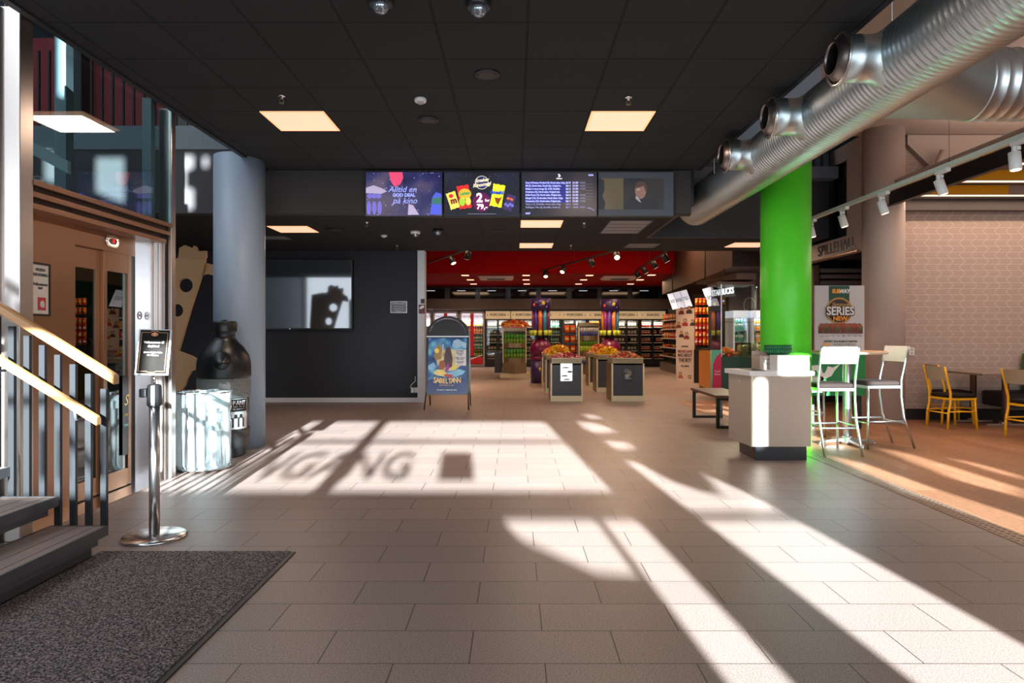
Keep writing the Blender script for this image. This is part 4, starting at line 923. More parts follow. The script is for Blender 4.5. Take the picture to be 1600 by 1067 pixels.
pp([(.44, .42), (.52, .56), (.56, .46), (.5, .38)], PCm('magenta', (150, 50, 130)))
pp([(.62, .44), (.68, .56), (.74, .5), (.72, .42)], PCm('lamp_yellow', (232, 196, 70)))
pp([(.14, .38), (.24, .43), (.4, .42), (.5, .36), (.44, .3), (.26, .32), (.18, .34)], PCm('hull', (222, 200, 120)))
pp([(.5, .36), (.8, .44), (.98, .4), (.9, .34), (.7, .3), (.56, .3)], PCm('foam', (130, 180, 206)))
pp([(.4, .32), (.6, .28), (.66, .31), (.62, .34), (.46, .35)], PCm('ribbon', (180, 50, 40)))
pp([(.7, .5), (.99, .5), (.99, .79), (.7, .79)], mat('slip_white', (214, 206, 204), .6))
for i, (s, b_) in enumerate((('VELKOMMEN', .76), ('Barnekino', .725), ('Lørdag', .695), ('Billetter i kiosken', .64), ('eller på nett', .615), ('Kaffe og kake', .57), ('fra kl. 10', .545))):
    text('lettering', s, .03 if i != 1 else .038, mat('ink', (50, 44, 60), .6), ps, (pw0 + .845 * pwd, ay - .035, pz0 + b_ * phg), ay=ayv, bold=.0008, sx=.8)
for i, ch in enumerate('SABELTANN'):
    a = (i - 4) / 4; text('lettering', ch, .115 + .02 * abs(a), mat('print_gold', (232, 196, 130), .4), ps, (pw0 + (.5 + .31 * a) * pwd, ay - .035, pz0 + (.215 + .02 * abs(a)) * phg), ay=ayv, bold=.004, sx=.8)
text('lettering', 'KAPTEIN & CO.', .038, mat('print_gold', (232, 196, 130), .4), ps, (pw0 + .5 * pwd, ay - .035, pz0 + .145 * phg), ay=ayv)
text('lettering', 'PÅ KINO 7. FEBRUAR 2025', .03, M_WHITE, ps, (pw0 + .5 * pwd, ay - .035, pz0 + .06 * phg), ay=ayv, bold=.001)
for s1 in (0, 1):
    for uu in (ax0 + .012, ax1 - .012):
        if s1 == 0: MB().tube([(uu - (.04 if uu < (ax0 + ax1) / 2 else -.04) * .4, 11.83, 0), (uu, ay + .03, zb1 + .05)], .012, 8).build('leg', M_BLKS, t)
        else: MB().tube([(uu, ay + .62, 0), (uu, ay + .5, zb1 + .05)], .012, 8).build('leg', M_BLKS, t)

# ================================================================ WASTE COUNTER
cx0, cx1, cy0, cy1 = X(1175, 7.04), 3.06, 7.04, 7.62
t = thing('waste_counter', 'pale wood-grain waste counter in front of the green column', 'counter', ((cx0 + cx1) / 2, (cy0 + cy1) / 2, 0))
MB().box(cx0 + .05, cy0 + .04, 0, cx1 - .03, cy1 - .03, .145).build('plinth', mat('plinth_black', (22, 23, 30), .25), t, .004)
MB().hexa([(cx0, cy0, .145), (cx1, cy0, .145), (cx1, cy1, .145), (cx0 - .06, cy1, .145), (cx0, cy0, .875), (cx1, cy0, .875), (cx1, cy1, .875), (cx0 - .06, cy1, .875)]).build('cabinet', M_OAKL, t, .003)
MB().box(cx0 - .008, cy0 - .001, .145, cx0 + .012, cy0 + .02, .875).build('edge_strip', M_CREAM, t)
MB().hexa([(cx0 - .03, cy0 - .02, .875), (cx1 + .03, cy0 - .02, .875), (cx1 + .03, cy1 + .02, .875), (cx0 - .1, cy1 + .02, .875), (cx0 - .03, cy0 - .02, .925), (cx1 + .03, cy0 - .02, .925), (cx1 + .03, cy1 + .02, .925), (cx0 - .1, cy1 + .02, .925)]).build('worktop', M_WHITE, t, .004)
MB().box(cx0 + .03, cy0 + .1, .926, cx0 + .17, cy1 - .08, .929).build('waste_opening', M_GREYM, t)
MB().tube([(cx0 - .03, 7.3, .80), (cx0 - .045, 7.3, .80)], .008, 8).tube([(cx0 - .03, 7.3, .83), (cx0 - .045, 7.3, .83)], .008, 8).build('hinge', M_CHROME, t)
solo(MB().box(2.72, 7.06, .925, 3.05, 7.28, 1.085), 'white_box', M_WHITE, 'plain white box on the front of the waste counter', 'box', loc=(2.88, 7.17, .925), bev=.003)
t = thing('tray_box', 'beige box with a green cup mark on the waste counter', 'box', (2.76, 7.5, .925))
MB().box(2.63, 7.32, .925, 2.90, 7.56, 1.075).build('body', mat('box_beige', (190, 170, 158), .6), t, .003); MB().box(2.63, 7.56, .925, 2.90, 7.575, 1.12).build('back', mat('box_beige', (190, 170, 158), .6), t)
flat('print', [[(a + .10, b) for a, b in q] for q in [[(2.57, 1.04), (2.66, 1.04), (2.655, 1.0), (2.64, .985), (2.59, .985), (2.575, 1.0)], [(2.576, 1.034), (2.654, 1.034), (2.648, 1.003), (2.637, .991), (2.593, .991), (2.582, 1.003)]]], .001, mat('print_green', (40, 110, 60), .5), t, (0, 7.318, 0))
for k in range(2):
    t = thing('serving_basket', ('lower', 'upper')[k] + ' green plastic serving basket stacked behind the white box', 'basket', (2.86, 7.44, 1.076 + .035 * k), 'green serving baskets')
    z0_ = 1.076 + .035 * k; rg = []
    for r, z in ((.10, 0), (.125, .02), (.15, .075), (.157, .078), (.15, .07), (.12, .018), (.09, .006)): rg.append([(2.86 + r * math.cos(a), 7.42 + r * .62 * math.sin(a), z0_ + z) for a in [2 * PI * j / 40 for j in range(40)]])
    MB().rings(rg).build('basket', mat('basket_green', (10, 96, 56), .35), t)
    rb = MB()
    for j in range(40):
        a = 2 * PI * j / 40; rb.box(2.86 + .142 * math.cos(a) - .003, 7.42 + .088 * math.sin(a) - .003, z0_ + .03, 2.86 + .142 * math.cos(a) + .003, 7.42 + .088 * math.sin(a) + .003, z0_ + .068)
    rb.build('ribs', mat('basket_green2', (30, 140, 80), .35), t)

# ================================================================ BAR TABLE AND STOOLS
tx, ty = 3.955, 8.12
t = thing('bar_table', 'round high bar table with a pale wooden top', 'table', (tx, ty, 0))
MB().lathe([(.42, 1.075), (.43, 1.08), (.43, 1.105), (.422, 1.11)], (tx, ty, 0), n=64).build('tabletop', mat('table_wood', (196, 150, 112), .35, var=.1, scale=5, stretch=(1, 8, 1)), t)
MB().lathe([(.432, 1.078), (.436, 1.082), (.436, 1.100), (.432, 1.104)], (tx, ty, 0), n=64, cap=False).build('edge_band', mat('table_edge', (214, 196, 170), .4), t)
MB().lathe([(.05, .06), (.05, .42), (.055, .43), (.05, .44), (.05, 1.05), (.12, 1.075)], (tx, ty, 0), n=28).build('pedestal', M_ALU, t)
MB().lathe([(.06, .0), (.07, .03), (.06, .08), (.05, .1)], (tx, ty, 0), n=20).build('hub', M_ALU, t)
for a in (.05, .05 + PI / 2, .05 + PI, .05 + 1.5 * PI):
    d = Vector((math.cos(a), math.sin(a), 0)); p = Vector((tx, ty, .05)); n2 = Vector((-d.y, d.x, 0))
    q = p + d * .33; 
    MB().hexa([p - n2 * .03 - Vector((0, 0, .01)), q - n2 * .022 - Vector((0, 0, .03)), q + n2 * .022 - Vector((0, 0, .03)), p + n2 * .03 - Vector((0, 0, .01)), p - n2 * .03 + Vector((0, 0, .03)), q - n2 * .022 + Vector((0, 0, -.008)), q + n2 * .022 + Vector((0, 0, -.008)), p + n2 * .03 + Vector((0, 0, .03))]).lathe([(.018, .0), (.018, .022)], (q.x, q.y, 0), n=12).build('foot', M_ALU, t, .004)
def chair_proto(name, label, cat, seat_h, wd, dp, tot, fm, bm_, sm_, group, rungs):
    """faces +y (back at -y); local coordinates"""
    t = thing(name, label, cat, (0, 0, 0), group); r = .0135 if seat_h > .6 else .0165
    hw = wd / 2
    # front legs
    for s in (-1, 1):
        MB().tube([(s * (hw - .02), dp / 2 - .02, seat_h - .02), (s * hw, dp / 2 + .0, 0)], r, 12).build('leg', fm, t)
    for s in (-1, 1):   # rear leg curves up into the back upright
        MB().tube([(s * hw, -dp / 2 - .16 * (seat_h - .35) * .64 / .25 - .0, 0), (s * hw, -dp / 2 - .03, seat_h * .5), (s * hw, -dp / 2 + .0, seat_h * .8), (s * hw, -dp / 2 + .0, seat_h + .05), (s * hw, -dp / 2 - .05, tot - .16), (s * hw, -dp / 2 - .09, tot)], r, 12).build('rear_leg', fm, t)
    MB().box(-hw, -dp / 2, seat_h - .055, hw, dp / 2, seat_h - .02).build('seat_frame', fm, t, .006)
    rg = []
    for z, k in ((seat_h - .018, .96), (seat_h - .01, 1.0), (seat_h + .015, 1.0), (seat_h + .03, .93), (seat_h + .034, .7)):
        ring = []
        for i in range(32):
            a = 2 * PI * i / 32; ca_, sa_ = math.cos(a), math.sin(a); e = .35
            ring.append(((hw + .012) * k * (abs(ca_) ** e) * (1 if ca_ > 0 else -1), (dp / 2 + .012) * k * (abs(sa_) ** e) * (1 if sa_ > 0 else -1), z))
        rg.append(ring)
    MB().rings(rg).build('seat', sm_, t)
    bh = .18; yb_ = -dp / 2 - .045
    br_ = MB(); n = 8
    for i in range(n):
        a0, a1 = -1 + 2 * i / n, -1 + 2 * (i + 1) / n
        f0 = lambda a, z: (a * (hw + .01), yb_ - .022 * (1 - a * a) - (z - (tot - bh)) * .22 + .0, z)
        for (za_, zb_) in ((tot - bh, tot),):
            A, B, Cc, D = f0(a0, za_), f0(a1, za_), f0(a1, zb_), f0(a0, zb_)
            o_ = .014
            br_.hexa([A, B, (B[0], B[1] + o_, B[2]), (A[0], A[1] + o_, A[2]), D, Cc, (Cc[0], Cc[1] + o_, Cc[2]), (D[0], D[1] + o_, D[2])])
    br_.build('backrest', bm_, t)
    for (z, ya, yb3) in rungs:
        for s in (-1, 1): MB().tube([(s * hw, -dp / 2 - .02, z), (s * hw, dp / 2 - .005, z)], .010, 10).build('side_rung', fm, t)
        for yq in (dp / 2 - .01, -dp / 2 - .04): MB().tube([(-hw, yq, z - .02), (hw, yq, z - .02)], .010, 10).build('cross_rung', fm, t)
    return t
M_BACKW = mat('white_backrest', (232, 228, 226), .4)
s1 = chair_proto('bar_stool', 'silver bar stool with its white back towards the camera', 'stool', .74, .40, .40, 1.17, M_ALU, M_BACKW, M_LEATH, 'bar stools round the high table', ((.31, 0, 0),))
bpy.context.view_layer.update()
s1.location = (3.50, 7.62, 0); s1.rotation_euler = (0, 0, 0)
dup(s1, (4.20, 7.98, 0), PI / 2 + .08, 'silver bar stool on the right, its white back seen edge-on')
dup(s1, (3.70, 8.80, 0), PI + .15, 'silver bar stool behind the table, half hidden by the green column')
M_BACKD = mat('pale_backrest', (176, 158, 138), .5)
c1 = chair_proto('dining_chair', 'yellow metal dining chair nearest the pale column, brown seat', 'chair', .45, .40, .40, .86, M_YEL, M_BACKD, M_LEATH, 'yellow dining chairs', ((.24, 0, 0),))
bpy.context.view_layer.update()
c1.location = (6.16, 9.60, 0); c1.rotation_euler = (0, 0, -PI / 2 + .12)
dup(c1, (6.48, 10.12, 0), -PI / 2 - .1, 'yellow dining chair against the wallpaper behind the nearer one')
dup(c1, (6.58, 8.62, 0), -PI / 2 + .1, 'yellow dining chair cut off by the right edge of the picture')
t = thing('dining_table', 'grey-topped dining table on two steel pedestals', 'table', (7.1, 9.9, 0))
MB().box(6.45, 9.42, .735, 7.95, 10.38, .768).build('tabletop', mat('laminate_grey', (140, 120, 112), .3, var=.06), t, .006)
for px_, py_ in ((7.03, 9.78), (6.85, 10.2)):
    pd = MB().lathe([(.045, .05), (.045, .70), (.1, .735)], (px_, py_, 0), n=24).build('pedestal', M_STEEL, t)
    MB().hexa([(px_ - .28, py_ - .03, .0), (px_ + .28, py_ - .03, .0), (px_ + .28, py_ + .03, .0), (px_ - .28, py_ + .03, 0), (px_ - .26, py_ - .025, .03), (px_ + .26, py_ - .025, .03), (px_ + .26, py_ + .025, .03), (px_ - .26, py_ + .025, .03)]).hexa([(px_ - .08, py_ - .04, .03), (px_ + .08, py_ - .04, .03), (px_ + .08, py_ + .04, .03), (px_ - .08, py_ + .04, .03), (px_ - .05, py_ - .03, .055), (px_ + .05, py_ - .03, .055), (px_ + .05, py_ + .03, .055), (px_ - .05, py_ + .03, .055)]).build('foot', M_STEEL, pd, .005)
t = thing('lounge_bench', 'dark upholstered bench with a green back at the dining table', 'bench', (7.7, 10.2, 0))
MB().box(7.12, 9.94, .24, 8.9, 10.42, .46).build('seat', mat('bench_fabric', (48, 40, 40), .7), t, .03)
MB().box(7.74, 10.32, .46, 8.9, 10.44, 1.02).build('backrest', mat('bench_green', (72, 110, 44), .7), t, .03)
MB().box(7.14, 9.96, .2, 8.9, 10.0, .24).build('frame', M_GREYM, t)
for x in (7.16, 8.2): MB().box(x, 9.96, 0, x + .05, 10.01, .2).build('leg', M_GREYM, t)

# ================================================================ SUBWAY BOARD
sy = 9.45
def sx_(u): return X(u, sy)
def sz_(v): return Z(v, sy)
t = thing('advertising_board', 'white and green sandwich advertising board behind the bar stools', 'sign', (sx_(1312), sy, 0))
MB().box(sx_(1273.5), sy, sz_(552), sx_(1350.5), sy + .04, sz_(446)).build('upper_panel', mat('board_white', (196, 190, 194), .5), t)
MB().box(sx_(1262), sy - .02, sz_(618), sx_(1351), sy + .05, sz_(552)).build('lower_panel', mat('board_green', (24, 122, 60), .5), t)
for u in (1270, 1344): MB().box(sx_(u) - .02, sy, 0, sx_(u) + .02, sy + .04, sz_(618)).build('leg', M_BLK, t)
pn = bpy.data.objects.new('poster_face', bpy.data.meshes.new('poster_face')); bpy.data.objects.remove(pn)
k = [0]
def sb(pts, m, lo=0):
    k[0] += 1; return flat('picture', [[(sx_(u), sz_(v)) for u, v in pts]], .001, m, t, (0, sy - .002 - .0008 * k[0], 0))
def ce(u, v, r, ry=None, n=36): return [(u + r * math.cos(2 * PI * i / n), v + (ry or r) * math.sin(2 * PI * i / n)) for i in range(n)]
GR = mat('sub_green', (22, 74, 48), .5); GO = mat('sub_gold', (176, 128, 60), .4)
sb([(1295, 446.5), (1327, 446.5), (1327, 480), (1295, 480)], GR)
sb(ce(1311, 485.5, 21), GO); sb(ce(1311, 485.5, 18), mat('sub_brown', (48, 32, 28), .5))
sb([(1290, 494), (1293, 490), (1294, 500)], GO); sb([(1330, 478), (1329, 484), (1331, 473)], GO)
# sandwich row
for i in range(8):
    a = 1278.5 + i * 8.6; e0 = 3 if i == 0 else 0; e1 = 3 if i == 7 else 0
    sb([(a, 521), (a + 8, 521), (a + 8.0, 513), (a, 513)], mat('bread_low', (92, 52, 34), .6))
    sb([(a, 515), (a + 8, 515), (a + 8, 510), (a + 4, 511.5), (a, 510)], mat(('filling_red', 'filling_green')[i % 2], ((120, 44, 34), (86, 84, 40))[i % 2], .6))
    sb([(a, 511), (a + 8, 511), (a + 8 - e1 * .6, 505.5 + e1 * .6), (a + 4, 505), (a + e0 * .6, 505.5 + e0 * .6)], mat('bread_top', (150, 76, 44), .6))
    text('lettering', ('Classic', 'Chicken', 'Beef', 'Tuna', 'Italian\nBMT', 'Steak', 'Veggie', 'Melt')[i], .018, M_BLK, t, (sx_(a + 4), sy - .03, sz_(525)))
text('lettering', 'SUB', .075, mat('sub_orange', (240, 150, 40), .4), t, (sx_(1304.5), sy - .03, sz_(455.5)), bold=.004, shear=.2, sx=.82); text('lettering', 'WAY', .075, M_WHITE, t, (sx_(1317.5), sy - .03, sz_(455.5)), bold=.004, shear=.2, sx=.82)
text('lettering', 'Signature', .075, mat('sub_tan', (214, 160, 90), .4), t, (sx_(1311), sy - .035, sz_(476)), shear=.35, sx=.85)
text('lettering', 'SERIES', .16, mat('sub_outline', (70, 50, 46), .5), t, (sx_(1311.5), sy - .034, sz_(487)), bold=.014, sx=.86)
text('lettering', 'SERIES', .16, M_WHITE, t, (sx_(1311.2), sy - .037, sz_(486.6)), bold=.004, sx=.86)
text('lettering', 'NEW', .085, mat('sub_orange', (240, 150, 40), .4), t, (sx_(1311), sy - .035, sz_(498)), bold=.003)
text('lettering', 'PERFEKT BALANSERTE SMAKER', .036, mat('sub_text', (34, 66, 50), .5), t, (sx_(1312), sy - .03, sz_(533.5)), bold=.0012, sx=.92)
text('lettering', 'SÅ ENKELT Å BESTILLE', .034, mat('sub_text', (34, 66, 50), .5), t, (sx_(1318), sy - .03, sz_(538)), sx=.92); sb([(1285, 536), (1297, 536), (1297, 540), (1285, 540)], mat('sub_tan', (214, 160, 90), .4))
# white arrowed S on the green part
k[0] += 1
so_ = [(1264, 576), (1268, 571), (1276, 570), (1282, 574), (1284, 582), (1287, 583), (1290, 578), (1292, 572), (1300, 574), (1312, 568), (1302, 580), (1298, 587), (1290, 591), (1282, 590), (1277, 584), (1274, 578), (1268, 580)]
flat('emblem', [[(sx_(u), sz_(v)) for u, v in so_]], .001, M_WHITE, t, (0, sy - .025, 0))
# bench outside the shop
t = thing('wooden_bench', 'low wooden-topped bench on black square frames', 'bench', (3.05, 10.0, 0))
MB().box(2.78, 9.42, .425, 3.28, 10.78, .462).build('seat', mat('bench_walnut', (98, 70, 54), .4, var=.15, scale=5, stretch=(8, 1, 1)), t, .003)
for y in (9.45, 10.70):
    MB().box(2.80, y, 0, 2.84, y + .05, .425).box(3.22, y, 0, 3.26, y + .05, .425).box(2.84, y, 0, 3.22, y + .05, .035).box(2.84, y, .39, 3.22, y + .05, .425).build('leg_frame', M_BLK, t)
# ================================================================ SHOP
YF = 27.6
def gx(u): return X(u, YF)
def gz(v): return Z(v, YF)
M_FR = mat('cooler_black', (24, 23, 24), .35)
M_SIGN = glow('sign_cream', (206, 182, 142), .42)
M_FGL = clear('cooler_glass', (235, 240, 240), .04)
def product(name, label, cat, w, h, d, mats, kind='box'):
    """small product standing at its base"""
    b = MB()
    if kind == 'box':
        b.box(-w / 2, -d / 2, 0, w / 2, d / 2, h, 0).box(-w * .3, -d / 2 - .002, h * .3, w * .3, -d / 2, h * .75, 1)
    elif kind == 'bottle':
        b.lathe([(w * .45, 0), (w * .5, .01), (w * .5, h * .35)], n=10, mi=0).lathe([(w * .5, h * .35), (w * .5, h * .6)], n=10, mi=1).lathe([(w * .5, h * .6), (w * .42, h * .72), (w * .18, h * .86), (w * .18, h * .93)], n=10, mi=0).lathe([(w * .21, h * .93), (w * .21, h)], n=10, mi=1)
    elif kind == 'can':
        b.lathe([(w * .42, 0), (w * .5, h * .04), (w * .5, h * .5)], n=12, mi=0).lathe([(w * .5, h * .5), (w * .5, h * .94), (w * .42, h)], n=12, mi=1)
    elif kind == 'tub':
        b.lathe([(w * .38, 0), (w * .5, h * .85)], n=12, mi=0).lathe([(w * .38 * 1.1, h * .3), (w * .47, h * .6)], n=12, mi=1).lathe([(w * .52, h * .85), (w * .52, h * .9), (w * .3, h)], n=12, mi=1)
    elif kind == 'bag':
        rs = []
        for zz, ww, dd in ((0, .96, .05), (.06, .94, .25), (.3, .92, .9), (.6, .92, 1), (.88, .94, .4), (.93, 1.0, .05), (1, .98, .03)):
            rs.append([(ww * w / 2 * p, dd * d / 2 * q, zz * h) for p, q in ((-1, 0), (-.7, -.8), (0, -1), (.7, -.8), (1, 0), (.7, .8), (0, 1), (-.7, .8))])
        b.rings(rs, 0)
        b.box(-w * .3, -d * .53, h * .38, w * .3, -d * .45, h * .66, 1)
    o = b.build(name, mats); tag(o, label, cat); return o
first_used = set()
def put(proto, x, y, z, label, group, rz=0):
    if proto.name not in first_used:
        first_used.add(proto.name); c = proto
    else: c = proto.copy(); COL.objects.link(c)
    c.location = (x, y, z); c.rotation_euler = (0, 0, rz); c['label'] = label; c['group'] = group
    return c
P = {}
def PR(key, *a, **k): P[key] = product(*a, **k); return P[key]
PR('pop_dark', 'popcorn_box', '', 'box', .15, .22, .12, [mat('pk_dark', (46, 40, 38), .5), mat('pk_cream', (206, 190, 166), .5)])
PR('pop_red', 'popcorn_tub', '', 'tub', .17, .19, .15, [mat('pk_red', (190, 34, 30), .5), mat('pk_cream', (206, 190, 166), .5)], kind='tub')
PR('cola_orange', 'soft_drink_bottle', '', 'bottle', .075, .25, .07, [mat('pk_orange', (226, 140, 30), .3), mat('pk_white', (224, 220, 214), .4)], kind='bottle')
PR('cola_green', 'soft_drink_bottle', '', 'bottle', .075, .25, .07, [mat('pk_teal', (60, 150, 120), .3), mat('pk_white', (224, 220, 214), .4)], kind='bottle')
PR('cola_lime', 'soft_drink_bottle', '', 'bottle', .075, .25, .07, [mat('pk_lime', (140, 170, 30), .3), mat('pk_dark', (46, 40, 38), .5)], kind='bottle')
PR('snack_orange', 'snack_bag', '', 'bag', .17, .23, .09, [mat('pk_bagorange', (222, 90, 20), .3), mat('pk_gold', (244, 190, 60), .4)], kind='bag')
PR('snack_red', 'snack_bag', '', 'bag', .17, .23, .09, [mat('pk_bagred', (190, 30, 24), .3), mat('pk_white', (224, 220, 214), .4)], kind='bag')
PR('snack_yellow', 'snack_bag', '', 'bag', .17, .23, .09, [mat('pk_bagyellow', (238, 176, 20), .3), mat('pk_cream', (206, 190, 166), .5)], kind='bag')
PR('snack_grey', 'snack_bag', '', 'bag', .17, .23, .09, [mat('pk_baggrey', (120, 116, 130), .35), mat('pk_gold', (244, 190, 60), .4)], kind='bag')
PR('tube_green', 'snack_tube', '', 'can', .10, .27, .1, [mat('pk_olive', (96, 140, 36), .35), mat('pk_green', (80, 150, 60), .35)], kind='can')
PR('tube_blue', 'snack_tube', '', 'can', .10, .24, .1, [mat('pk_blue', (60, 70, 140), .35), mat('pk_white', (224, 220, 214), .4)], kind='can')
PR('tube_lime', 'snack_tube', '', 'can', .10, .30, .1, [mat('pk_limeb', (160, 190, 50), .35), mat('pk_olive', (96, 140, 36), .35)], kind='can')

# upper window band of the back wall
t = thing('window_band', 'row of dark high windows with painted light reflections above the coolers', 'window', (1, 28.2, 2.72))
MB().box(-4.5, 28.18, 2.74, 6.9, 28.28, 3.25).build('frame', mat('window_frame_dark', (26, 28, 32), .4), t)
for i in range(9):
    xa = gx(648 + i * 48.6 + 4); xb2 = gx(648 + (i + 1) * 48.6 - 4)
    p = MB().box(xa, 28.165, 2.79, xb2, 28.18, 3.2).build('pane', mat('night_glass', (20, 24, 30), .06), t)
    MB().box(xa + .3, 28.155, 3.10, xb2 - .4, 28.163, 3.13).build('glow_strip', glow('pane_reflection', (190, 196, 205), .8), p)  # painted reflection: a glowing bar laid on each dark pane
solo(MB().box(-4.5, 27.3, 2.34, 6.9, 28.28, 2.74), 'cooler_canopy', mat('taupe_band', (74, 64, 60), .6), 'long brown panel running above all the coolers', 'panel', loc=(1, 27.8, 2.34))
# coolers
mods = [(758.5, 797.5, 'POPCORN', 'cooler under the leftmost POPCORN sign'), (798, 838, 'POPCORN', 'cooler under the POPCORN sign left of the first purple tower'), (838.5, 878, '· 7G ·', 'cooler with the half hidden sign right of the first purple tower'),
        (878.5, 917.5, 'POPCORN', 'cooler under the POPCORN sign midway between the purple towers'), (918, 958.5, 'SNACKS', 'cooler under the sign half hidden by the second purple tower'),
        (959, 999, 'POPCORN', 'cooler under the rightmost POPCORN sign'), (999.5, 1040, 'SNACKS', 'cooler under the rightmost SNACKS sign')]
shz = [gz(v) for v in (560, 548, 535, 523, 511)]
rs = random.Random(21)
SH = ['cooler directly right of the red soft drink fridges', 'cooler left of the first purple tower', 'cooler just right of the first purple tower', 'cooler midway between the purple towers', 'cooler just left of the second purple tower', 'cooler just right of the second purple tower', 'rightmost cooler of the back row']
for mi, (ua, ub, sgn, lab) in enumerate(mods):
    xa, xb2 = gx(ua), gx(ub); zt3 = gz(498.5); zb3 = gz(573.5)
    t = thing('drinks_cooler', 'tall black glass-fronted ' + lab, 'cooler', ((xa + xb2) / 2, YF + .3, 0))
    MB().box(xa, YF + .02, 0, xa + .03, YF + .6, zt3).box(xb2 - .03, YF + .02, 0, xb2, YF + .6, zt3).box(xa + .03, YF + .57, 0, xb2 - .03, YF + .6, zt3).box(xa + .03, YF + .02, 0, xb2 - .03, YF + .57, .28).box(xa + .03, YF + .02, zt3 - .04, xb2 - .03, YF + .57, zt3).build('cabinet', M_FR, t)
    MB().box(xa + .01, YF - .02, gz(498), xb2 - .01, YF + .6, gz(486)).build('sign_box', M_SIGN, t)
    o = text('lettering', sgn, .135, M_BLK, t, ((xa + xb2) / 2, YF - .03, gz(492)), bold=.003)
    for s in (-1, 1): MB().lathe([(.022, 0), (.022, .004)], ((xa + xb2) / 2 + s * .42, YF - .03, gz(492)), 'y', 10).build('dot', M_BLK, t)
    xm = (xa + xb2) / 2
    for (p, q) in ((xa + .03, xm - .005), (xm + .005, xb2 - .03)):
        d = MB().box(p, YF - .02, .1, p + .035, YF + .02, zt3).box(q - .035, YF - .02, .1, q, YF + .02, zt3).box(p + .035, YF - .02, .1, q - .035, YF + .02, .28).box(p + .035, YF - .02, zt3 - .05, q - .035, YF + .02, zt3).build('door', M_FR, t)
        MB().box(p + .035, YF - .004, .28, q - .035, YF, zt3 - .05).build('door_glass', M_FGL, d)
    for z in shz: MB().box(xa + .03, YF + .08, z - .02, xb2 - .03, YF + .55, z, 0).box(xa + .03, YF + .07, z - .03, xb2 - .03, YF + .08, z + .01, 1).build('shelf', [M_GREYM, mat('price_rail', (196, 186, 172), .5)], t)
    area('cooler_lamp', (xm, YF + .05, zt3 - .07), (0, .5, -1), xb2 - xa - .2, .08, 20, (1, .84, .68))
    key = ('pop_dark', 'pop_dark', 'cola_green', 'pop_dark', 'snack_orange', 'pop_dark', 'pop_red')[mi]
    cat_l = {'pop_dark': 'dark popcorn box', 'cola_green': 'green soft drink bottle', 'snack_orange': 'orange snack bag', 'pop_red': 'red and cream popcorn tub'}[key]
    for z in shz:
        for (p, q) in ((xa + .085, xm - .06), (xm + .06, xb2 - .085)):
            n = 3 if key != 'cola_green' else 4
            for i in range(n):
                if rs.random() < .06: continue
                x = p + (q - p) * (i + .5) / n
                put(P[key], x, YF + .2, z, cat_l + ' in the ' + SH[mi], cat_l + 's in the ' + SH[mi])
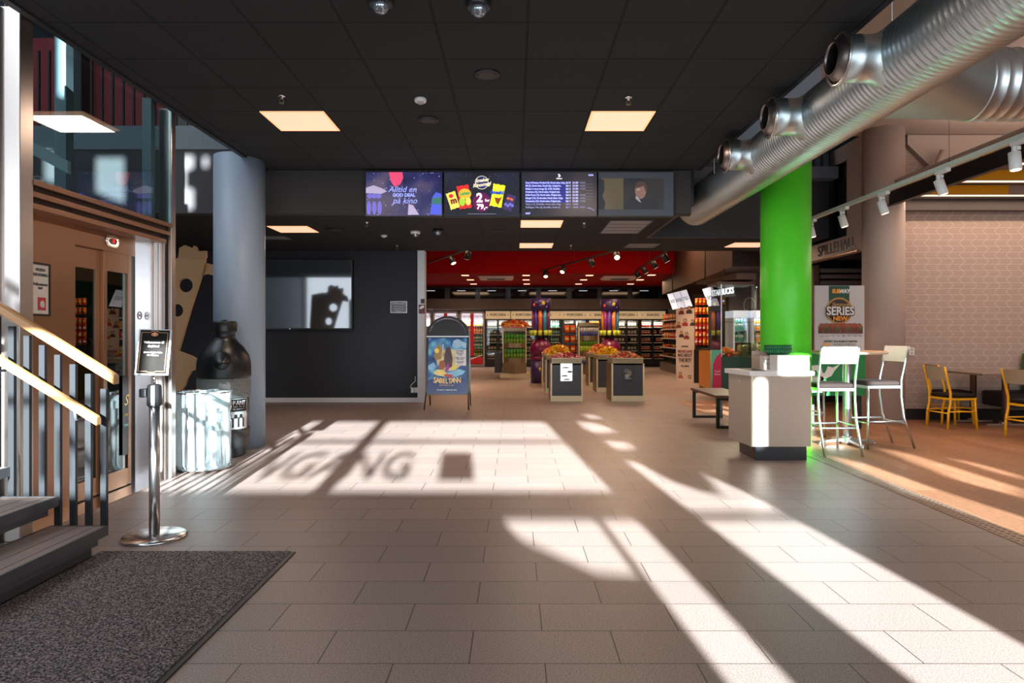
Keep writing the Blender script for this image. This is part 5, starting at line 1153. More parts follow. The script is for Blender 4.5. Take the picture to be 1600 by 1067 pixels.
# soft drink fridges
zt3 = gz(486.5)
for fi, (ua, ub, lab) in enumerate(((640, 675, 'leftmost soft drink fridge, at the pilaster edge'), (676, 716.5, 'soft drink fridge right behind the poster stand arch'), (717.5, 757.5, 'soft drink fridge with a red stripe right of the poster stand'))):
    xa, xb2 = gx(ua), gx(ub); xm = (xa + xb2) / 2
    t = thing('drinks_fridge', 'grey rounded ' + lab, 'fridge', (xm, YF + .3, 0))
    r_ = .14; out = [(xa, .03), (xb2, .03), (xb2, zt3 - r_)] + [(xb2 - r_ + r_ * math.cos(a), zt3 - r_ + r_ * math.sin(a)) for a in (.4, .8, 1.2)] + [(xb2 - r_, zt3), (xa + r_, zt3)] + [(xa + r_ - r_ * math.sin(a), zt3 - r_ + r_ * math.cos(a)) for a in (.4, .8, 1.2)] + [(xa, zt3 - r_)]
    inn = [(xa + .07, .1), (xb2 - .07, .1), (xb2 - .07, zt3 - .16)] + [(xb2 - .12, zt3 - .08), (xa + .12, zt3 - .08), (xa + .07, zt3 - .16)]
    flat('front_frame', [out, inn], .05, mat('fridge_grey', (150, 146, 146), .4), t, (0, YF, 0))
    MB().box(xa, YF + .03, .03, xa + .04, YF + .6, zt3 - .1).box(xb2 - .04, YF + .03, .03, xb2, YF + .6, zt3 - .1).box(xa + .04, YF + .56, .03, xb2 - .04, YF + .6, zt3 - .1).box(xa, YF + .03, 0, xb2, YF + .6, .06).build('cabinet', mat('fridge_grey', (150, 146, 146), .4), t)
    MB().box(xa + .09, YF - .012, gz(498.5), xb2 - .09, YF + .02, gz(489.5)).build('header', glow('header_white', (214, 216, 232), .8), t)
    for s in (-.25, .25): text('lettering', 'Coca-Cola', .12, mat('cola_violet', (120, 40, 90), .5), t, (xm + s, YF - .03, gz(494)), shear=.4, sx=.7, bold=.002)
    MB().box(xm - .07, YF - .02, gz(556), xm + .07, YF + .01, gz(488.5)).box(xa + .08, YF - .02, .12, xb2 - .08, YF + .01, gz(558)).build('red_stripe', mat('cola_red', (196, 20, 30), .4), t)
    flat('swoosh', [[(xa + .1, .30), (xm, .36), (xb2 - .1, .50), (xb2 - .1, .46), (xm, .31), (xa + .1, .26)]], .004, M_WHITE, t, (0, YF - .03, 0))
    area('fridge_lamp', (xm, YF + .1, gz(499)), (0, .5, -1), xb2 - xa - .3, .06, 30, (.9, .95, 1))
    for si, v in enumerate((555, 543.5, 532, 520.5, 509)):
        z = gz(v); MB().box(xa + .05, YF + .08, z - .02, xb2 - .05, YF + .55, z).build('shelf', mat('shelf_white', (210, 210, 214), .5), t)
        key = ('cola_lime', 'cola_green', 'cola_green', 'cola_orange', 'cola_orange')[si]
        nm = {'cola_lime': 'lime soft drink bottle', 'cola_green': 'teal soft drink bottle', 'cola_orange': 'orange soft drink bottle'}[key]
        if fi == 0: continue
        for i in range(9):
            x = xa + .10 + (xb2 - xa - .20) * (i + .5) / 9
            if abs(x - xm) < .085: continue
            put(P[key], x, YF + .18, z, nm + ' in the ' + ('', 'soft drink fridge behind the poster stand arch', 'red-striped fridge right of the poster stand')[fi], nm + 's in fridge: ' + lab)

# shop ceiling lights, cassettes
for u, v in ((727, 430), (822, 430), (921, 430), (1018, 429.5), (735, 437), (822, 437), (912, 437), (1000, 437), (740, 443.5), (823, 443.5), (904, 443.5), (985, 443.5)):
    x, y, z = at_ceiling(u, v, 3.27)
    solo(MB().box(x - .12, y - .12, 3.255, x + .12, y + .12, 3.27), 'ceiling_downlight', glow('downlight', (255, 205, 170), 1.6), 'small square downlight in the red ceiling above the coolers', 'light', group='downlights in the red shop ceiling', loc=(x, y, 3.255))
for u, lab in ((775, 'white ceiling air unit on the red ceiling, left one'), (968, 'white ceiling air unit on the red ceiling, right one')):
    x, y, z = at_ceiling(u, 433.5, 3.27)
    t = thing('air_cassette', lab, 'air conditioner', (x, y, 3.2)); MB().hexa([(x - .55, y - .55, 3.21), (x + .55, y - .55, 3.21), (x + .55, y + .55, 3.21), (x - .55, y + .55, 3.21), (x - .6, y - .6, 3.27), (x + .6, y - .6, 3.27), (x + .6, y + .6, 3.27), (x - .6, y + .6, 3.27)]).build('housing', mat('ac_white', (240, 232, 226), .5), t)
    MB().box(x - .3, y - .3, 3.2, x + .3, y + .3, 3.21).build('grille', M_GREYM, t)
for x, y, p in ((-2, 25, 60), (1.5, 25, 60), (4.8, 25, 50)): area('shop_lamp', (x, y, 3.2), (0, 0, -1), 1.6, 1.6, p, (1, .64, .38))
for x, y, p in ((-2, 16.5, 80), (1.5, 16.5, 90), (4.0, 18.5, 80)): area('shop_lamp', (x, y, 4.3), (0, 0, -1), 1.8, 1.8, p, (1, .62, .36))

# track lights
def shop_track(pa, pb, spots, label, first=None):
    a, b = Vector(pa), Vector(pb); t = thing('shop_track', label, 'track', a)
    d = (b - a).normalized(); n2 = Vector((-d.y, d.x, 0)) * .02
    MB().hexa([a - n2, a + n2, b + n2, b - n2, a - n2 + Vector((0, 0, .035)), a + n2 + Vector((0, 0, .035)), b + n2 + Vector((0, 0, .035)), b - n2 + Vector((0, 0, .035))]).build('rail', M_BLK, t)
    for f in (.1, .5, .9): q = a.lerp(b, f); MB().tube([q, (q.x, q.y, 4.4)], .004, 5).build('wire', M_GREYM, t)
    for f, dr, lit, lab in spots:
        q = a.lerp(b, f); s = thing('shop_spotlight', lab, 'spotlight', q, 'black spotlights in the shop')
        MB().box(q.x - .015, q.y - .04, q.z - .06, q.x + .015, q.y + .04, q.z).build('bracket', M_BLK, s)
        dv = Vector(dr).normalized(); p0 = q + Vector((0, 0, -.09)) - dv * .07
        MB().tube([p0, p0 + dv * .02, p0 + dv * .2], [.05, .075, .08], 20).build('lamp_head', M_BLK, s)
        MB().tube([p0 + dv * .201, p0 + dv * .204], [.06, .058], 20).build('lens', M_SPOTGL if lit else glow('spot_lens', (255, 226, 200), 2.0), s)
        l = bpy.data.lights.new('shop_spot', 'SPOT'); l.energy = 160; l.color = (1, .72, .48); l.spot_size = math.radians(70); l.spot_blend = .7; l.shadow_soft_size = .05
        o = bpy.data.objects.new('shop_spot', l); COL.objects.link(o); o.location = p0 + dv * .25; o.rotation_euler = (-dv).to_track_quat('Z', 'Y').to_euler()
shop_track((X(668, 19.6), 19.6, 3.34), (X(733, 16.4), 16.4, 3.34), ((.62, (.5, -.3, -1), 1, 'black shop spotlight nearest the white pilaster'), (.98, (-.3, .2, -1), 0, 'second black shop spotlight from the white pilaster')), 'black lighting track at the left of the shop opening')
shop_track((X(845, 21.6), 21.6, 3.30), (X(968, 16.2), 16.2, 3.30), ((.08, (0, -.6, -1), 1, 'lit spotlight at the left end of the middle shop track'), (.35, (-.4, -.6, -1), 1, 'second lit spotlight from the left on the middle track'), (.70, (.5, .2, -1), 0, 'tilted unlit spotlight on the middle track'), (.97, (0, -.9, -.6), 1, 'bright starry spotlight at the right end of the middle track')), 'black lighting track across the middle of the shop')
shop_track((X(993, 21.6), 21.6, 3.30), (X(1044, 16.4), 16.4, 3.30), ((.05, (.6, 0, -1), 0, 'leftmost black spotlight on the right shop track'), (.32, (.6, 0, -1), 0, 'second black spotlight on the right shop track'), (.62, (.6, 0, -1), 0, 'third black spotlight on the right shop track'), (.92, (.6, 0, -1), 0, 'rightmost black spotlight on the right shop track')), 'black lighting track at the right of the shop')

# ---- sweets bins
def bin_unit(x0, x1, y0, y1, label, front):
    t = thing('sweets_bin', label, 'display bin', ((x0 + x1) / 2, (y0 + y1) / 2, 0)); h = .84
    for xa, xb2 in ((x0, x0 + .03), (x1 - .03, x1)): MB().box(xa, y0, 0, xb2, y0 + .05, h - .10).build('corner_post', M_CREAM, t)
    MB().box(x0 + .03, y0 + .005, 0, x1 - .03, y0 + .02, .11).build('kick_board', M_CREAM, t)
    MB().box(x0 + .03, y0 + .01, .11, x1 - .03, y0 + .03, h - .10).build('front_panel', mat('slate_panel', (64, 66, 74), .6), t)
    MB().box(x0, y0 + .05, 0, x0 + .02, y1, h - .10).box(x1 - .02, y0 + .05, 0, x1, y1, h - .10).box(x0, y1, 0, x1, y1 + .02, h - .10).build('side_panel', M_BRASS, t)
    MB().box(x0 + .01, y0 + .01, h - .13, x1 - .01, y1 + .01, h - .10).box(x0 + .02, y0 + .02, h - .10, x1 - .02, y0 + .03, h).box(x0 + .02, y1, h - .10, x1 - .02, y1 + .01, h).box(x0 + .02, y0 + .03, h - .1, x0 + .03, y1, h).box(x1 - .03, y0 + .03, h - .1, x1 - .02, y1, h).build('tray', mat('tray_speckle', (150, 134, 106), .5, var=.4, scale=90), t)
    MB().box(x0 + .015, y0 + .012, h - .004, x1 - .015, y0 + .02, h + .008).box(x0 + .012, y0 + .012, h - .004, x0 + .02, y1, h + .008).box(x1 - .02, y0 + .012, h - .004, x1 - .012, y1, h + .008).build('rim', M_CREAM, t)
    if front == 'shine':
        MB().box((x0 + x1) / 2 - .12, y0 - .006, .40, (x0 + x1) / 2 + .11, y0 + .008, h - .10).build('poster_pocket', M_STEELV, t)
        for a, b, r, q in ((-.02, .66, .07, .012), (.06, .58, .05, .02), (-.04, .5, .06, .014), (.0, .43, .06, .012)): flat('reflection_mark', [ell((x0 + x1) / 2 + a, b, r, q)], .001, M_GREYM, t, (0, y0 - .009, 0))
    elif front == 'poster':
        pc = MB().box((x0 + x1) / 2 - .11, y0 - .006, .40, (x0 + x1) / 2 + .11, y0 + .008, h - .13).build('poster_pocket', mat('pocket_dark', (44, 46, 50), .3), t)
        for a, b, r, q, c_ in ((-.03, .6, .05, .04, (96, 104, 92)), (.03, .55, .04, .06, (136, 120, 100)), (-.02, .5, .04, .04, (170, 160, 150)), (0, .45, .07, .015, (120, 130, 140))): flat('picture', [ell((x0 + x1) / 2 + a, b, r, q)], .001, mat('bp_%d' % c_[0], c_, .4), pc, (0, y0 - .008 - r * .02, 0))
    return h
def heap(x0, x1, y0, y1, z, hh, cols, label, seed, n=420, ln=.043):
    rs = random.Random(seed); b = MB()
    for i in range(n):
        fx, fy = rs.uniform(-1, 1), rs.uniform(-1, 1)
        px, py = (x0 + x1) / 2 + fx * (x1 - x0) * .48, (y0 + y1) / 2 + fy * (y1 - y0) * .48
        pz = z + hh * (1 - abs(fx) ** 2.2) * (1 - abs(fy) ** 2.5) * rs.uniform(.75, 1) + rs.uniform(0, .02)
        a = rs.uniform(0, PI); tl = rs.uniform(-.6, .6); d = Vector((math.cos(a) * math.cos(tl), math.sin(a) * math.cos(tl), math.sin(tl))); s = Vector((-math.sin(a), math.cos(a), 0)); u = d.cross(s)
        c = Vector((px, py, pz)); L = ln * rs.uniform(.7, 1.2); W = L * .42; T = L * .16
        pts = [c - d * L - s * W, c + d * L - s * W, c + d * L + s * W, c - d * L + s * W]
        rg = [[c - d * L * 1.15 - s * W * .8, c - d * L * 1.15 + s * W * .8, c - d * L * 1.15 + s * W * .8 + u * T * .2, c - d * L * 1.15 - s * W * .8 + u * T * .2],
              [c - d * L * .4 - s * W - u * T, c - d * L * .4 + s * W - u * T, c - d * L * .4 + s * W + u * T, c - d * L * .4 - s * W + u * T],
              [c + d * L * .4 - s * W - u * T, c + d * L * .4 + s * W - u * T, c + d * L * .4 + s * W + u * T, c + d * L * .4 - s * W + u * T],
              [c + d * L * 1.15 - s * W * .8, c + d * L * 1.15 + s * W * .8, c + d * L * 1.15 + s * W * .8 + u * T * .2, c + d * L * 1.15 - s * W * .8 + u * T * .2]]
        b.rings(rg, rs.randrange(len(cols)), True, False)
    b.box(x0 + .04, y0 + .04, z - .06, x1 - .04, y1 - .04, z + .02, 0)
    # mound under the sweets
    nn = 10; gr = [[(x0 + .05 + (x1 - x0 - .1) * i / nn, y0 + .05 + (y1 - y0 - .1) * j / nn, z + hh * .7 * (1 - abs(2 * i / nn - 1) ** 2.2) * (1 - abs(2 * j / nn - 1) ** 2.5)) for i in range(nn + 1)] for j in range(nn + 1)]
    for j in range(nn):
        for i in range(nn): b.face([gr[j][i], gr[j][i + 1], gr[j + 1][i + 1], gr[j + 1][i]], 0, False)
    return solo(b, 'wrapped_sweets', [mat('sw_%d_%d_%d' % c, c, .3) for c in cols], label, 'sweets', loc=((x0 + x1) / 2, (y0 + y1) / 2, z), kind='stuff')
RED3 = ((176, 24, 30), (200, 60, 50), (150, 20, 60), (224, 190, 170)); YEL3 = ((240, 204, 24), (248, 218, 50), (232, 176, 20), (244, 200, 30), (206, 70, 30)); ORA3 = ((224, 100, 24), (236, 160, 50), (236, 200, 120), (200, 50, 30)); MIX3 = ((214, 60, 30), (236, 120, 40), (120, 130, 70), (220, 200, 170), (190, 30, 30))
xl0, xl1 = .70, 1.33
bin_unit(xl0, xl1, 13.3, 14.05, 'front bin of the left row, mirror-like pocket on its front', 'shine'); heap(xl0 + .03, xl1 - .03, 13.34, 14.0, .82, .10, RED3, 'heap of red wrapped sweets in the front bin of the left row', 1)
bin_unit(.69, 1.32, 15.2, 15.95, 'middle bin of the left row of sweets bins', ''); heap(.72, 1.29, 15.24, 15.9, .82, .24, YEL3, 'tall heap of yellow wrapped sweets in the middle bin of the left row', 2, 520)
bin_unit(.69, 1.32, 17.1, 17.85, 'rear bin of the left row of sweets bins', ''); heap(.72, 1.29, 17.14, 17.8, .82, .16, ORA3, 'heap of orange wrapped sweets in the rear bin of the left row', 3)
bin_unit(1.89, 2.53, 13.3, 14.05, 'front bin of the right row with a small dark poster', 'poster'); heap(1.92, 2.50, 13.34, 14.0, .82, .13, MIX3, 'heap of mixed red and green sweets in the front bin of the right row', 4)
bin_unit(1.85, 2.48, 15.4, 16.15, 'middle bin of the right row of sweets bins', ''); heap(1.88, 2.45, 15.44, 16.1, .82, .20, YEL3, 'heap of yellow sweets in the middle bin of the right row', 5, 480)
bin_unit(1.86, 2.48, 17.1, 17.85, 'rear bin of the right row of sweets bins', ''); heap(1.89, 2.45, 17.14, 17.8, .82, .24, ORA3, 'heap of orange sweets in the rear bin of the right row', 6, 480)
# ---- purple towers
def tower(x, y, label, var):
    t = thing('slush_tower', label, 'display tower', (x, y, 0)); pu = mat('tower_purple', (58, 36, 92), .35, var=.3, scale=6); wi = mat('tower_wine', (112, 16, 70), .3)
    MB().lathe([(.27, 0), (.27, .62)], (x, y, 0), n=36).build('base', pu, t)
    MB().lathe([(.28, .62), (.30, .70), (.20, .74), (.30, .78), (.30, .98), (.20, 1.12), (.12, 1.2)], (x, y, 0), n=36).build('bowl', wi, t)
    MB().lathe([(.12, 1.2), (.12, 1.3)], (x, y, 0), n=16).build('neck', M_BLK, t)
    cols = ((60, 150, 190), (120, 40, 90), (110, 170, 120), (206, 60, 60), (240, 140, 40), (150, 60, 130), (90, 60, 150), (220, 120, 60))
    for i in range(10):
        a = 2 * PI * i / 10 + var; c = (x + .20 * math.cos(a), y + .20 * math.sin(a), 0)
        tb = MB().lathe([(.05, 1.40), (.05, 1.96)], c, n=14).build('straw_tube', mat('tube_%d' % (i % 8), cols[i % 8], .2), t)
        MB().lathe([(.03, 1.30), (.055, 1.40)], c, n=12).build('nozzle', wi, tb)
        MB().lathe([(.052, 1.28), (.06, 1.42)], (x + .245 * math.cos(a), y + .245 * math.sin(a), 0), n=10).build('cup', mat('tower_lime', (190, 206, 60), .4), tb)
    MB().lathe([(.19, 1.28), (.19, 2.0)], (x, y, 0), n=24).build('core', wi, t)
    hd_ = MB().lathe([(.27, 1.96), (.27, 2.28)], (x, y, 0), n=40).build('header', pu, t)
    for a, z, r, c_ in ((-1.35, 2.14, .05, (220, 200, 60)), (-2.3, 2.10, .045, (214, 84, 50)), (-1.7, 2.2, .02, (170, 160, 220)), (-1.0, 2.05, .02, (170, 160, 220))):
        MB().ball((x + .268 * math.cos(a), y + .268 * math.sin(a), z), r, (1, .5, 1), 12).build('picture', mat('head_%d' % c_[1], c_, .4), hd_)
    MB().ball((x - .02, y - .268, .38), .05, (1, .3, 1), 12).build('picture', mat('head_200', (220, 200, 60), .4), t)
tower(X(845, 18.5), 18.5, 'tall purple slush straw tower left of the others', .2); tower(X(953.5, 19.0), 19.0, 'tall purple slush straw tower behind the right row of bins', .7)
# ---- snack tube stands
def tube_stand(x, y, keys, zs, label, wdt=.72, top=None):
    t = thing('snack_stand', 'bronze-shelved snack ' + label, 'display stand', (x, y, 0)); w2 = wdt / 2
    MB().box(x - w2 - .08, y - .26, 0, x + w2 + .08, y + .35, .14).build('base', M_CREAM, t)
    MB().box(x - w2, y - .2, .14, x - w2 + .03, y + .3, 1.55).box(x + w2 - .03, y - .2, .14, x + w2, y + .3, 1.55).box(x - w2 + .03, y + .27, .14, x + w2 - .03, y + .3, 1.55).build('side_panel', M_CREAM, t)
    if 'towers' not in label: MB().box(x - w2 - .25, y, .14, x - w2 - .02, y + .3, .75).build('side_shelf', mat('slate_panel', (64, 66, 74), .6), t)
    for i, z in enumerate(zs):
        rg = [(x - w2 + .03, y - .2), (x - w2 * .5, y - .26), (x, y - .28), (x + w2 * .5, y - .26), (x + w2 - .03, y - .2), (x + w2 - .03, y + .27), (x - w2 + .03, y + .27)]
        MB().rings([[(a, b, z - .14) for a, b in rg], [(a, b, z) for a, b in rg]], 0, True, False).build('shelf', M_BRASS, t)
        n = 7
        for j in range(n):
            fx = -1 + 2 * (j + .5) / n; put(P[keys[i]], x + fx * (w2 - .04), y - .16 - .05 * (1 - fx * fx), z, {'tube_green': 'green snack tube', 'tube_blue': 'blue and white snack tube', 'tube_lime': 'lime snack tube'}[keys[i]] + (', upper shelf, ' if i == len(zs) - 1 else ', lower shelf, ' if i else ', bottom shelf, ') + label, 'tubes on the shelf at %.1f m of the %s' % (z, label))
    MB().rings([[(x - w2, y - .24, .14), (x, y - .3, .14), (x + w2, y - .24, .14), (x + w2, y - .2, .14), (x - w2, y - .2, .14)], [(x - w2, y - .24, zs[0] - .14), (x, y - .3, zs[0] - .14), (x + w2, y - .24, zs[0] - .14), (x + w2, y - .2, zs[0] - .14), (x - w2, y - .2, zs[0] - .14)]], 0, True, False).build('lower_front', M_BRASS, t)
xs1 = X(804, 20.8)
tube_stand(xs1, 20.8, ('tube_green', 'tube_green'), (.60, 1.05), 'stand left of the first purple tower'); 
for i in range(9): put(P['tube_green'] if i % 2 else P['tube_lime'], xs1 - .28 + .07 * i, 20.85, 1.05, 'snack tube standing behind on the upper shelf of the bronze snack stand', 'rear tubes on the left snack stand')
solo(MB().box(xs1 - .33, 20.62, 1.41, xs1 + .33, 21.08, 1.5), 'snack_tray', M_BRASS, 'bronze tray on top of the left snack stand', 'tray', loc=(xs1, 20.85, 1.41))
heap(xs1 - .42, xs1 + .42, 20.5, 21.1, 1.565, .16, ORA3, 'untidy heap of orange snack bags on top of the left snack stand', 8, 180, .09)
xs2 = X(919, 20.4)
tube_stand(xs2, 20.4, ('tube_blue', 'tube_lime', 'tube_blue'), (.42, .82, 1.27), 'stand between the two purple towers', .60)
solo(MB().box(xs2 - .3, 20.15, 1.55, xs2 + .3, 20.7, 1.66), 'stand_header', M_BRASS, 'plain bronze header on the snack stand between the towers', 'header', loc=(xs2, 20.4, 1.55))
# low shelf of orange bags beside it
for j in range(3):
    for i in range(2): put(P['snack_orange'], xs2 - .62 + .18 * i, 20.6, 1.36 - .3 * j, 'orange snack bag on the rack left of the middle snack stand', 'orange bags beside the middle snack stand')
t = thing('bag_rack', 'narrow dark rack of orange bags left of the middle snack stand', 'rack', (xs2 - .53, 20.75, 0))
MB().box(xs2 - .75, 20.70, 0, xs2 - .34, 20.74, 1.65).build('back_board', M_FR, t)
for j in range(4): MB().box(xs2 - .75, 20.5, 1.355 - .3 * j - .015, xs2 - .34, 20.70, 1.355 - .3 * j).build('shelf', M_FR, t)

# ---- right wall gondola with bags, along the slanted wall
t = thing('snack_shelving', 'long open snack shelving along the right wall of the shop', 'shelving', (5.5, 22.5, 0))
ga, gb = Vector((5.45, 25.6, 0)), Vector((5.22, 19.8, 0)); gd = (gb - ga).normalized(); gn = Vector((-gd.y, gd.x, 0));
if gn.x < 0: gn = -gn
def gbox(p0, p1, n0, n1, z0_, z1_, nm, m, par=None):
    a, b = ga + gd * p0, ga + gd * p1
    q = [a + gn * n0, b + gn * n0, b + gn * n1, a + gn * n1]
    return MB().hexa([(p.x, p.y, z0_) for p in q] + [(p.x, p.y, z1_) for p in q]).build(nm, m, par if par is not None else t)
gl = (gb - ga).length
gbox(0, gl, .45, .5, 0, 2.15, 'back_board', mat('shelf_back', (52, 44, 42), .6)); gbox(0, gl, 0, .45, 0, .30, 'base', mat('shelf_base', (96, 88, 80), .5))
for z in (.55, .86, 1.18, 1.5, 1.82): gbox(0, gl, .05 if z > .9 else 0, .45, z - .02, z, 'shelf', M_GREYM); gbox(0, gl, .04 if z > .9 else -.01, .05 if z > .9 else 0, z - .03, z + .01, 'price_rail', mat('price_rail', (196, 186, 172), .5))
rs = random.Random(31)
for z in (1.18, 1.5, 1.82):
    n = 24
    for i in range(n):
        p = ga + gd * (gl * (i + .5) / n) + gn * .13
        key = rs.choice(('snack_orange', 'snack_red', 'snack_yellow', 'snack_grey')) if z > 1.3 else rs.choice(('snack_red', 'snack_yellow', 'snack_orange'))
        put(P[key], p.x, p.y, z, {'snack_orange': 'orange', 'snack_red': 'red', 'snack_yellow': 'yellow', 'snack_grey': 'grey'}[key] + ' snack bag on ' + {1.18: 'the third lowest', 1.5: 'the second highest', 1.82: 'the highest'}[z] + ' shelf of the long shelving', 'snack bags on the long shelving', math.atan2(gd.y, gd.x))
for z, cols in ((.56, ((120, 60, 30), (200, 160, 60), (70, 50, 40))), (.87, ((200, 90, 40), (230, 190, 80), (160, 30, 30)))):
    mid = (ga + gb) / 2 + gn * .22
    b = MB(); r3 = random.Random(9)
    for i in range(130):
        q = ga + gd * r3.uniform(.05, gl - .05) + gn * r3.uniform(.06, .4); c_ = r3.randrange(3); h3 = r3.uniform(.04, .09)
        b.box(q.x - .04, q.y - .06, z, q.x + .04, q.y + .06, z + h3, c_)
    solo(b, 'loose_sweets', [mat('ls_%d_%d' % (c_[0], c_[1]), c_, .4) for c_ in cols], 'loose packets piled along the %s shelf of the long shelving' % ('lowest' if z < .7 else 'second lowest'), 'sweets', loc=(mid.x, mid.y, z), kind='stuff')
solo(MB().hexa([(5.22, 23.2, 2.0), (5.42, 21.2, 2.0), (5.47, 21.2, 2.0), (5.27, 23.2, 2.0), (5.22, 23.2, 2.18), (5.42, 21.2, 2.18), (5.47, 21.2, 2.18), (5.27, 23.2, 2.18)]), 'shelf_header', mat('header_navy', (26, 30, 50), .5), 'dark blue header strip above the film standee', 'header', loc=(5.27, 21.2, 2.2))
# digital price screens hanging over the counter
def menu(u0, v0, u1, v1, y0, y1, words, label, skew=0):
    # tilted panel: corners given by the lower-left and upper-right
    t = thing('menu_screen', label, 'screen', (X((u0 + u1) / 2, (y0 + y1) / 2), (y0 + y1) / 2, Z((v0 + v1) / 2, (y0 + y1) / 2)))
    A = Vector((X(u0, y0), y0, Z(v0, y0))); B = Vector((X(u1, y1), y1, Z(v1, y1))); a = (B - A); dn = Vector((.16, -.10, -.52)); aa = a.normalized()
    n = aa.cross(-dn.normalized()).normalized()
    if n.y > 0: n = -n
    MB().hexa([A + dn, B + dn, B + dn - n * .06, A + dn - n * .06, A, B, B - n * .06, A - n * .06]).build('housing', M_FR, t)
    k = len(words)
    for i, s in enumerate(words):
        p0 = A + a * (i / k + .01); p1 = A + a * ((i + 1) / k - .01)
        f = MB().face([p0 + dn * .97 + n * .004, p1 + dn * .97 + n * .004, p1 + dn * .03 + n * .004, p0 + dn * .03 + n * .004]).build('display', glow('menu_white', (206, 210, 226), .75), t)
        text('lettering', s, .16, M_BLK, f, (p0 + p1) / 2 + dn * .5 + n * .012, ax=aa, ay=(-dn).normalized(), sx=.8)
    MB().tube([(A + a * .3), (A + a * .3) + Vector((0, 0, .95))], .015, 8).build('bracket', M_FR, t)
menu(1042, 459, 1073, 451.5, 21.6, 20.0, ('SNOP', 'BURGER', 'TYGG'), 'white three-part menu screen above the film standee')
menu(1097, 451, 1113, 446, 16.6, 16.2, ('· 2 FOR 8 ·',), 'white menu screen left of the lit coffee shop sign')
# film standee
sy2 = 19.3
t = thing('film_standee', 'tall cream film standee lettered MAD ABOUT THE BOY', 'standee', (X(1069, sy2), sy2, 0))
sx0, sx1 = X(1057.5, sy2), X(1081.5, sy2); sh = Z(482, sy2)
MB().hexa([(sx0, sy2 + .1, 0), (sx1, sy2 - .25, 0), (sx1 + .03, sy2 - .22, 0), (sx0 + .03, sy2 + .13, 0), (sx0, sy2 + .1, sh), (sx1, sy2 - .25, sh), (sx1 + .03, sy2 - .22, sh), (sx0 + .03, sy2 + .13, sh)]).build('board', mat('standee_cream', (186, 170, 160), .6), t)
MB().hexa([(sx1 + .03, sy2 - .22, .55), (sx1 + .35, sy2 + .1, .55), (sx1 + .35, sy2 + .13, .55), (sx1 + .03, sy2 - .19, .55), (sx1 + .03, sy2 - .22, 1.05), (sx1 + .35, sy2 + .1, 1.2), (sx1 + .35, sy2 + .13, 1.2), (sx1 + .03, sy2 - .19, 1.05)]).build('wing', mat('standee_cream', (186, 170, 160), .6), t)
axv = Vector((sx1 - sx0, -.35, 0)).normalized(); sl = (Vector((sx1, sy2 - .25, 0)) - Vector((sx0, sy2 + .1, 0))).length
nv = Vector((axv.y, -axv.x, 0))
if nv.y > 0: nv = -nv
def sp2(a, z, e=.004): return Vector((sx0, sy2 + .1, 0)) + axv * (a * sl) + nv * e + Vector((0, 0, z))
for s, z, sz_2, m in (('BRIDGET JONES', .83, .10, mat('std_red', (120, 20, 40), .5)), ('MAD ABOUT', .72, .12, mat('std_ink', (60, 30, 40), .5)), ('THE BOY', .58, .15, mat('std_ink', (60, 30, 40), .5)), ('FRA 12. FEBRUAR', .42, .05, mat('std_ink', (60, 30, 40), .5)), ('KUN PÅ KINO', .97, .05, mat('std_ink', (60, 30, 40), .5))):
    text('lettering', s, sz_2, m, t, sp2(.5, z, .012), ax=axv, sx=.62, bold=.003)
for a, z, r, body in ((.3, 2.02, .055, (90, 40, 40)), (.72, 2.05, .06, (40, 34, 40)), (.15, 1.62, .05, (110, 40, 40)), (.5, 1.7, .06, (140, 40, 40)), (.9, 1.68, .05, (46, 38, 44)), (.3, 1.36, .05, (60, 36, 36)), (.58, 1.32, .055, (120, 40, 30)), (.25, .20, .05, (150, 84, 50)), (.75, .12, .05, (40, 34, 40))):
    flat('picture', [[(-r * 1.6, -r * 2.6), (r * 1.6, -r * 2.6), (r * 1.3, -r * 1.1), (r * .4, -r * .8), (-r * .4, -r * .8), (-r * 1.3, -r * 1.1)]] if z > .15 else [[(-r, -r * 1.8), (r, -r * 1.8), (0, -r * .9)]], .001, mat('bodyp_%d' % body[0], body, .5), t, sp2(a, max(z, .16), .004), ax=axv)
    flat('picture', [circ(0, r * .1, r * .95, 14)], .001, mat('hair_p', (60, 38, 30), .5), t, sp2(a, z, .006), ax=axv)
    flat('picture', [circ(0, 0, r * .6, 14, r * .75)], .001, mat('skin_p', (190, 140, 110), .5), t, sp2(a, z, .008), ax=axv)
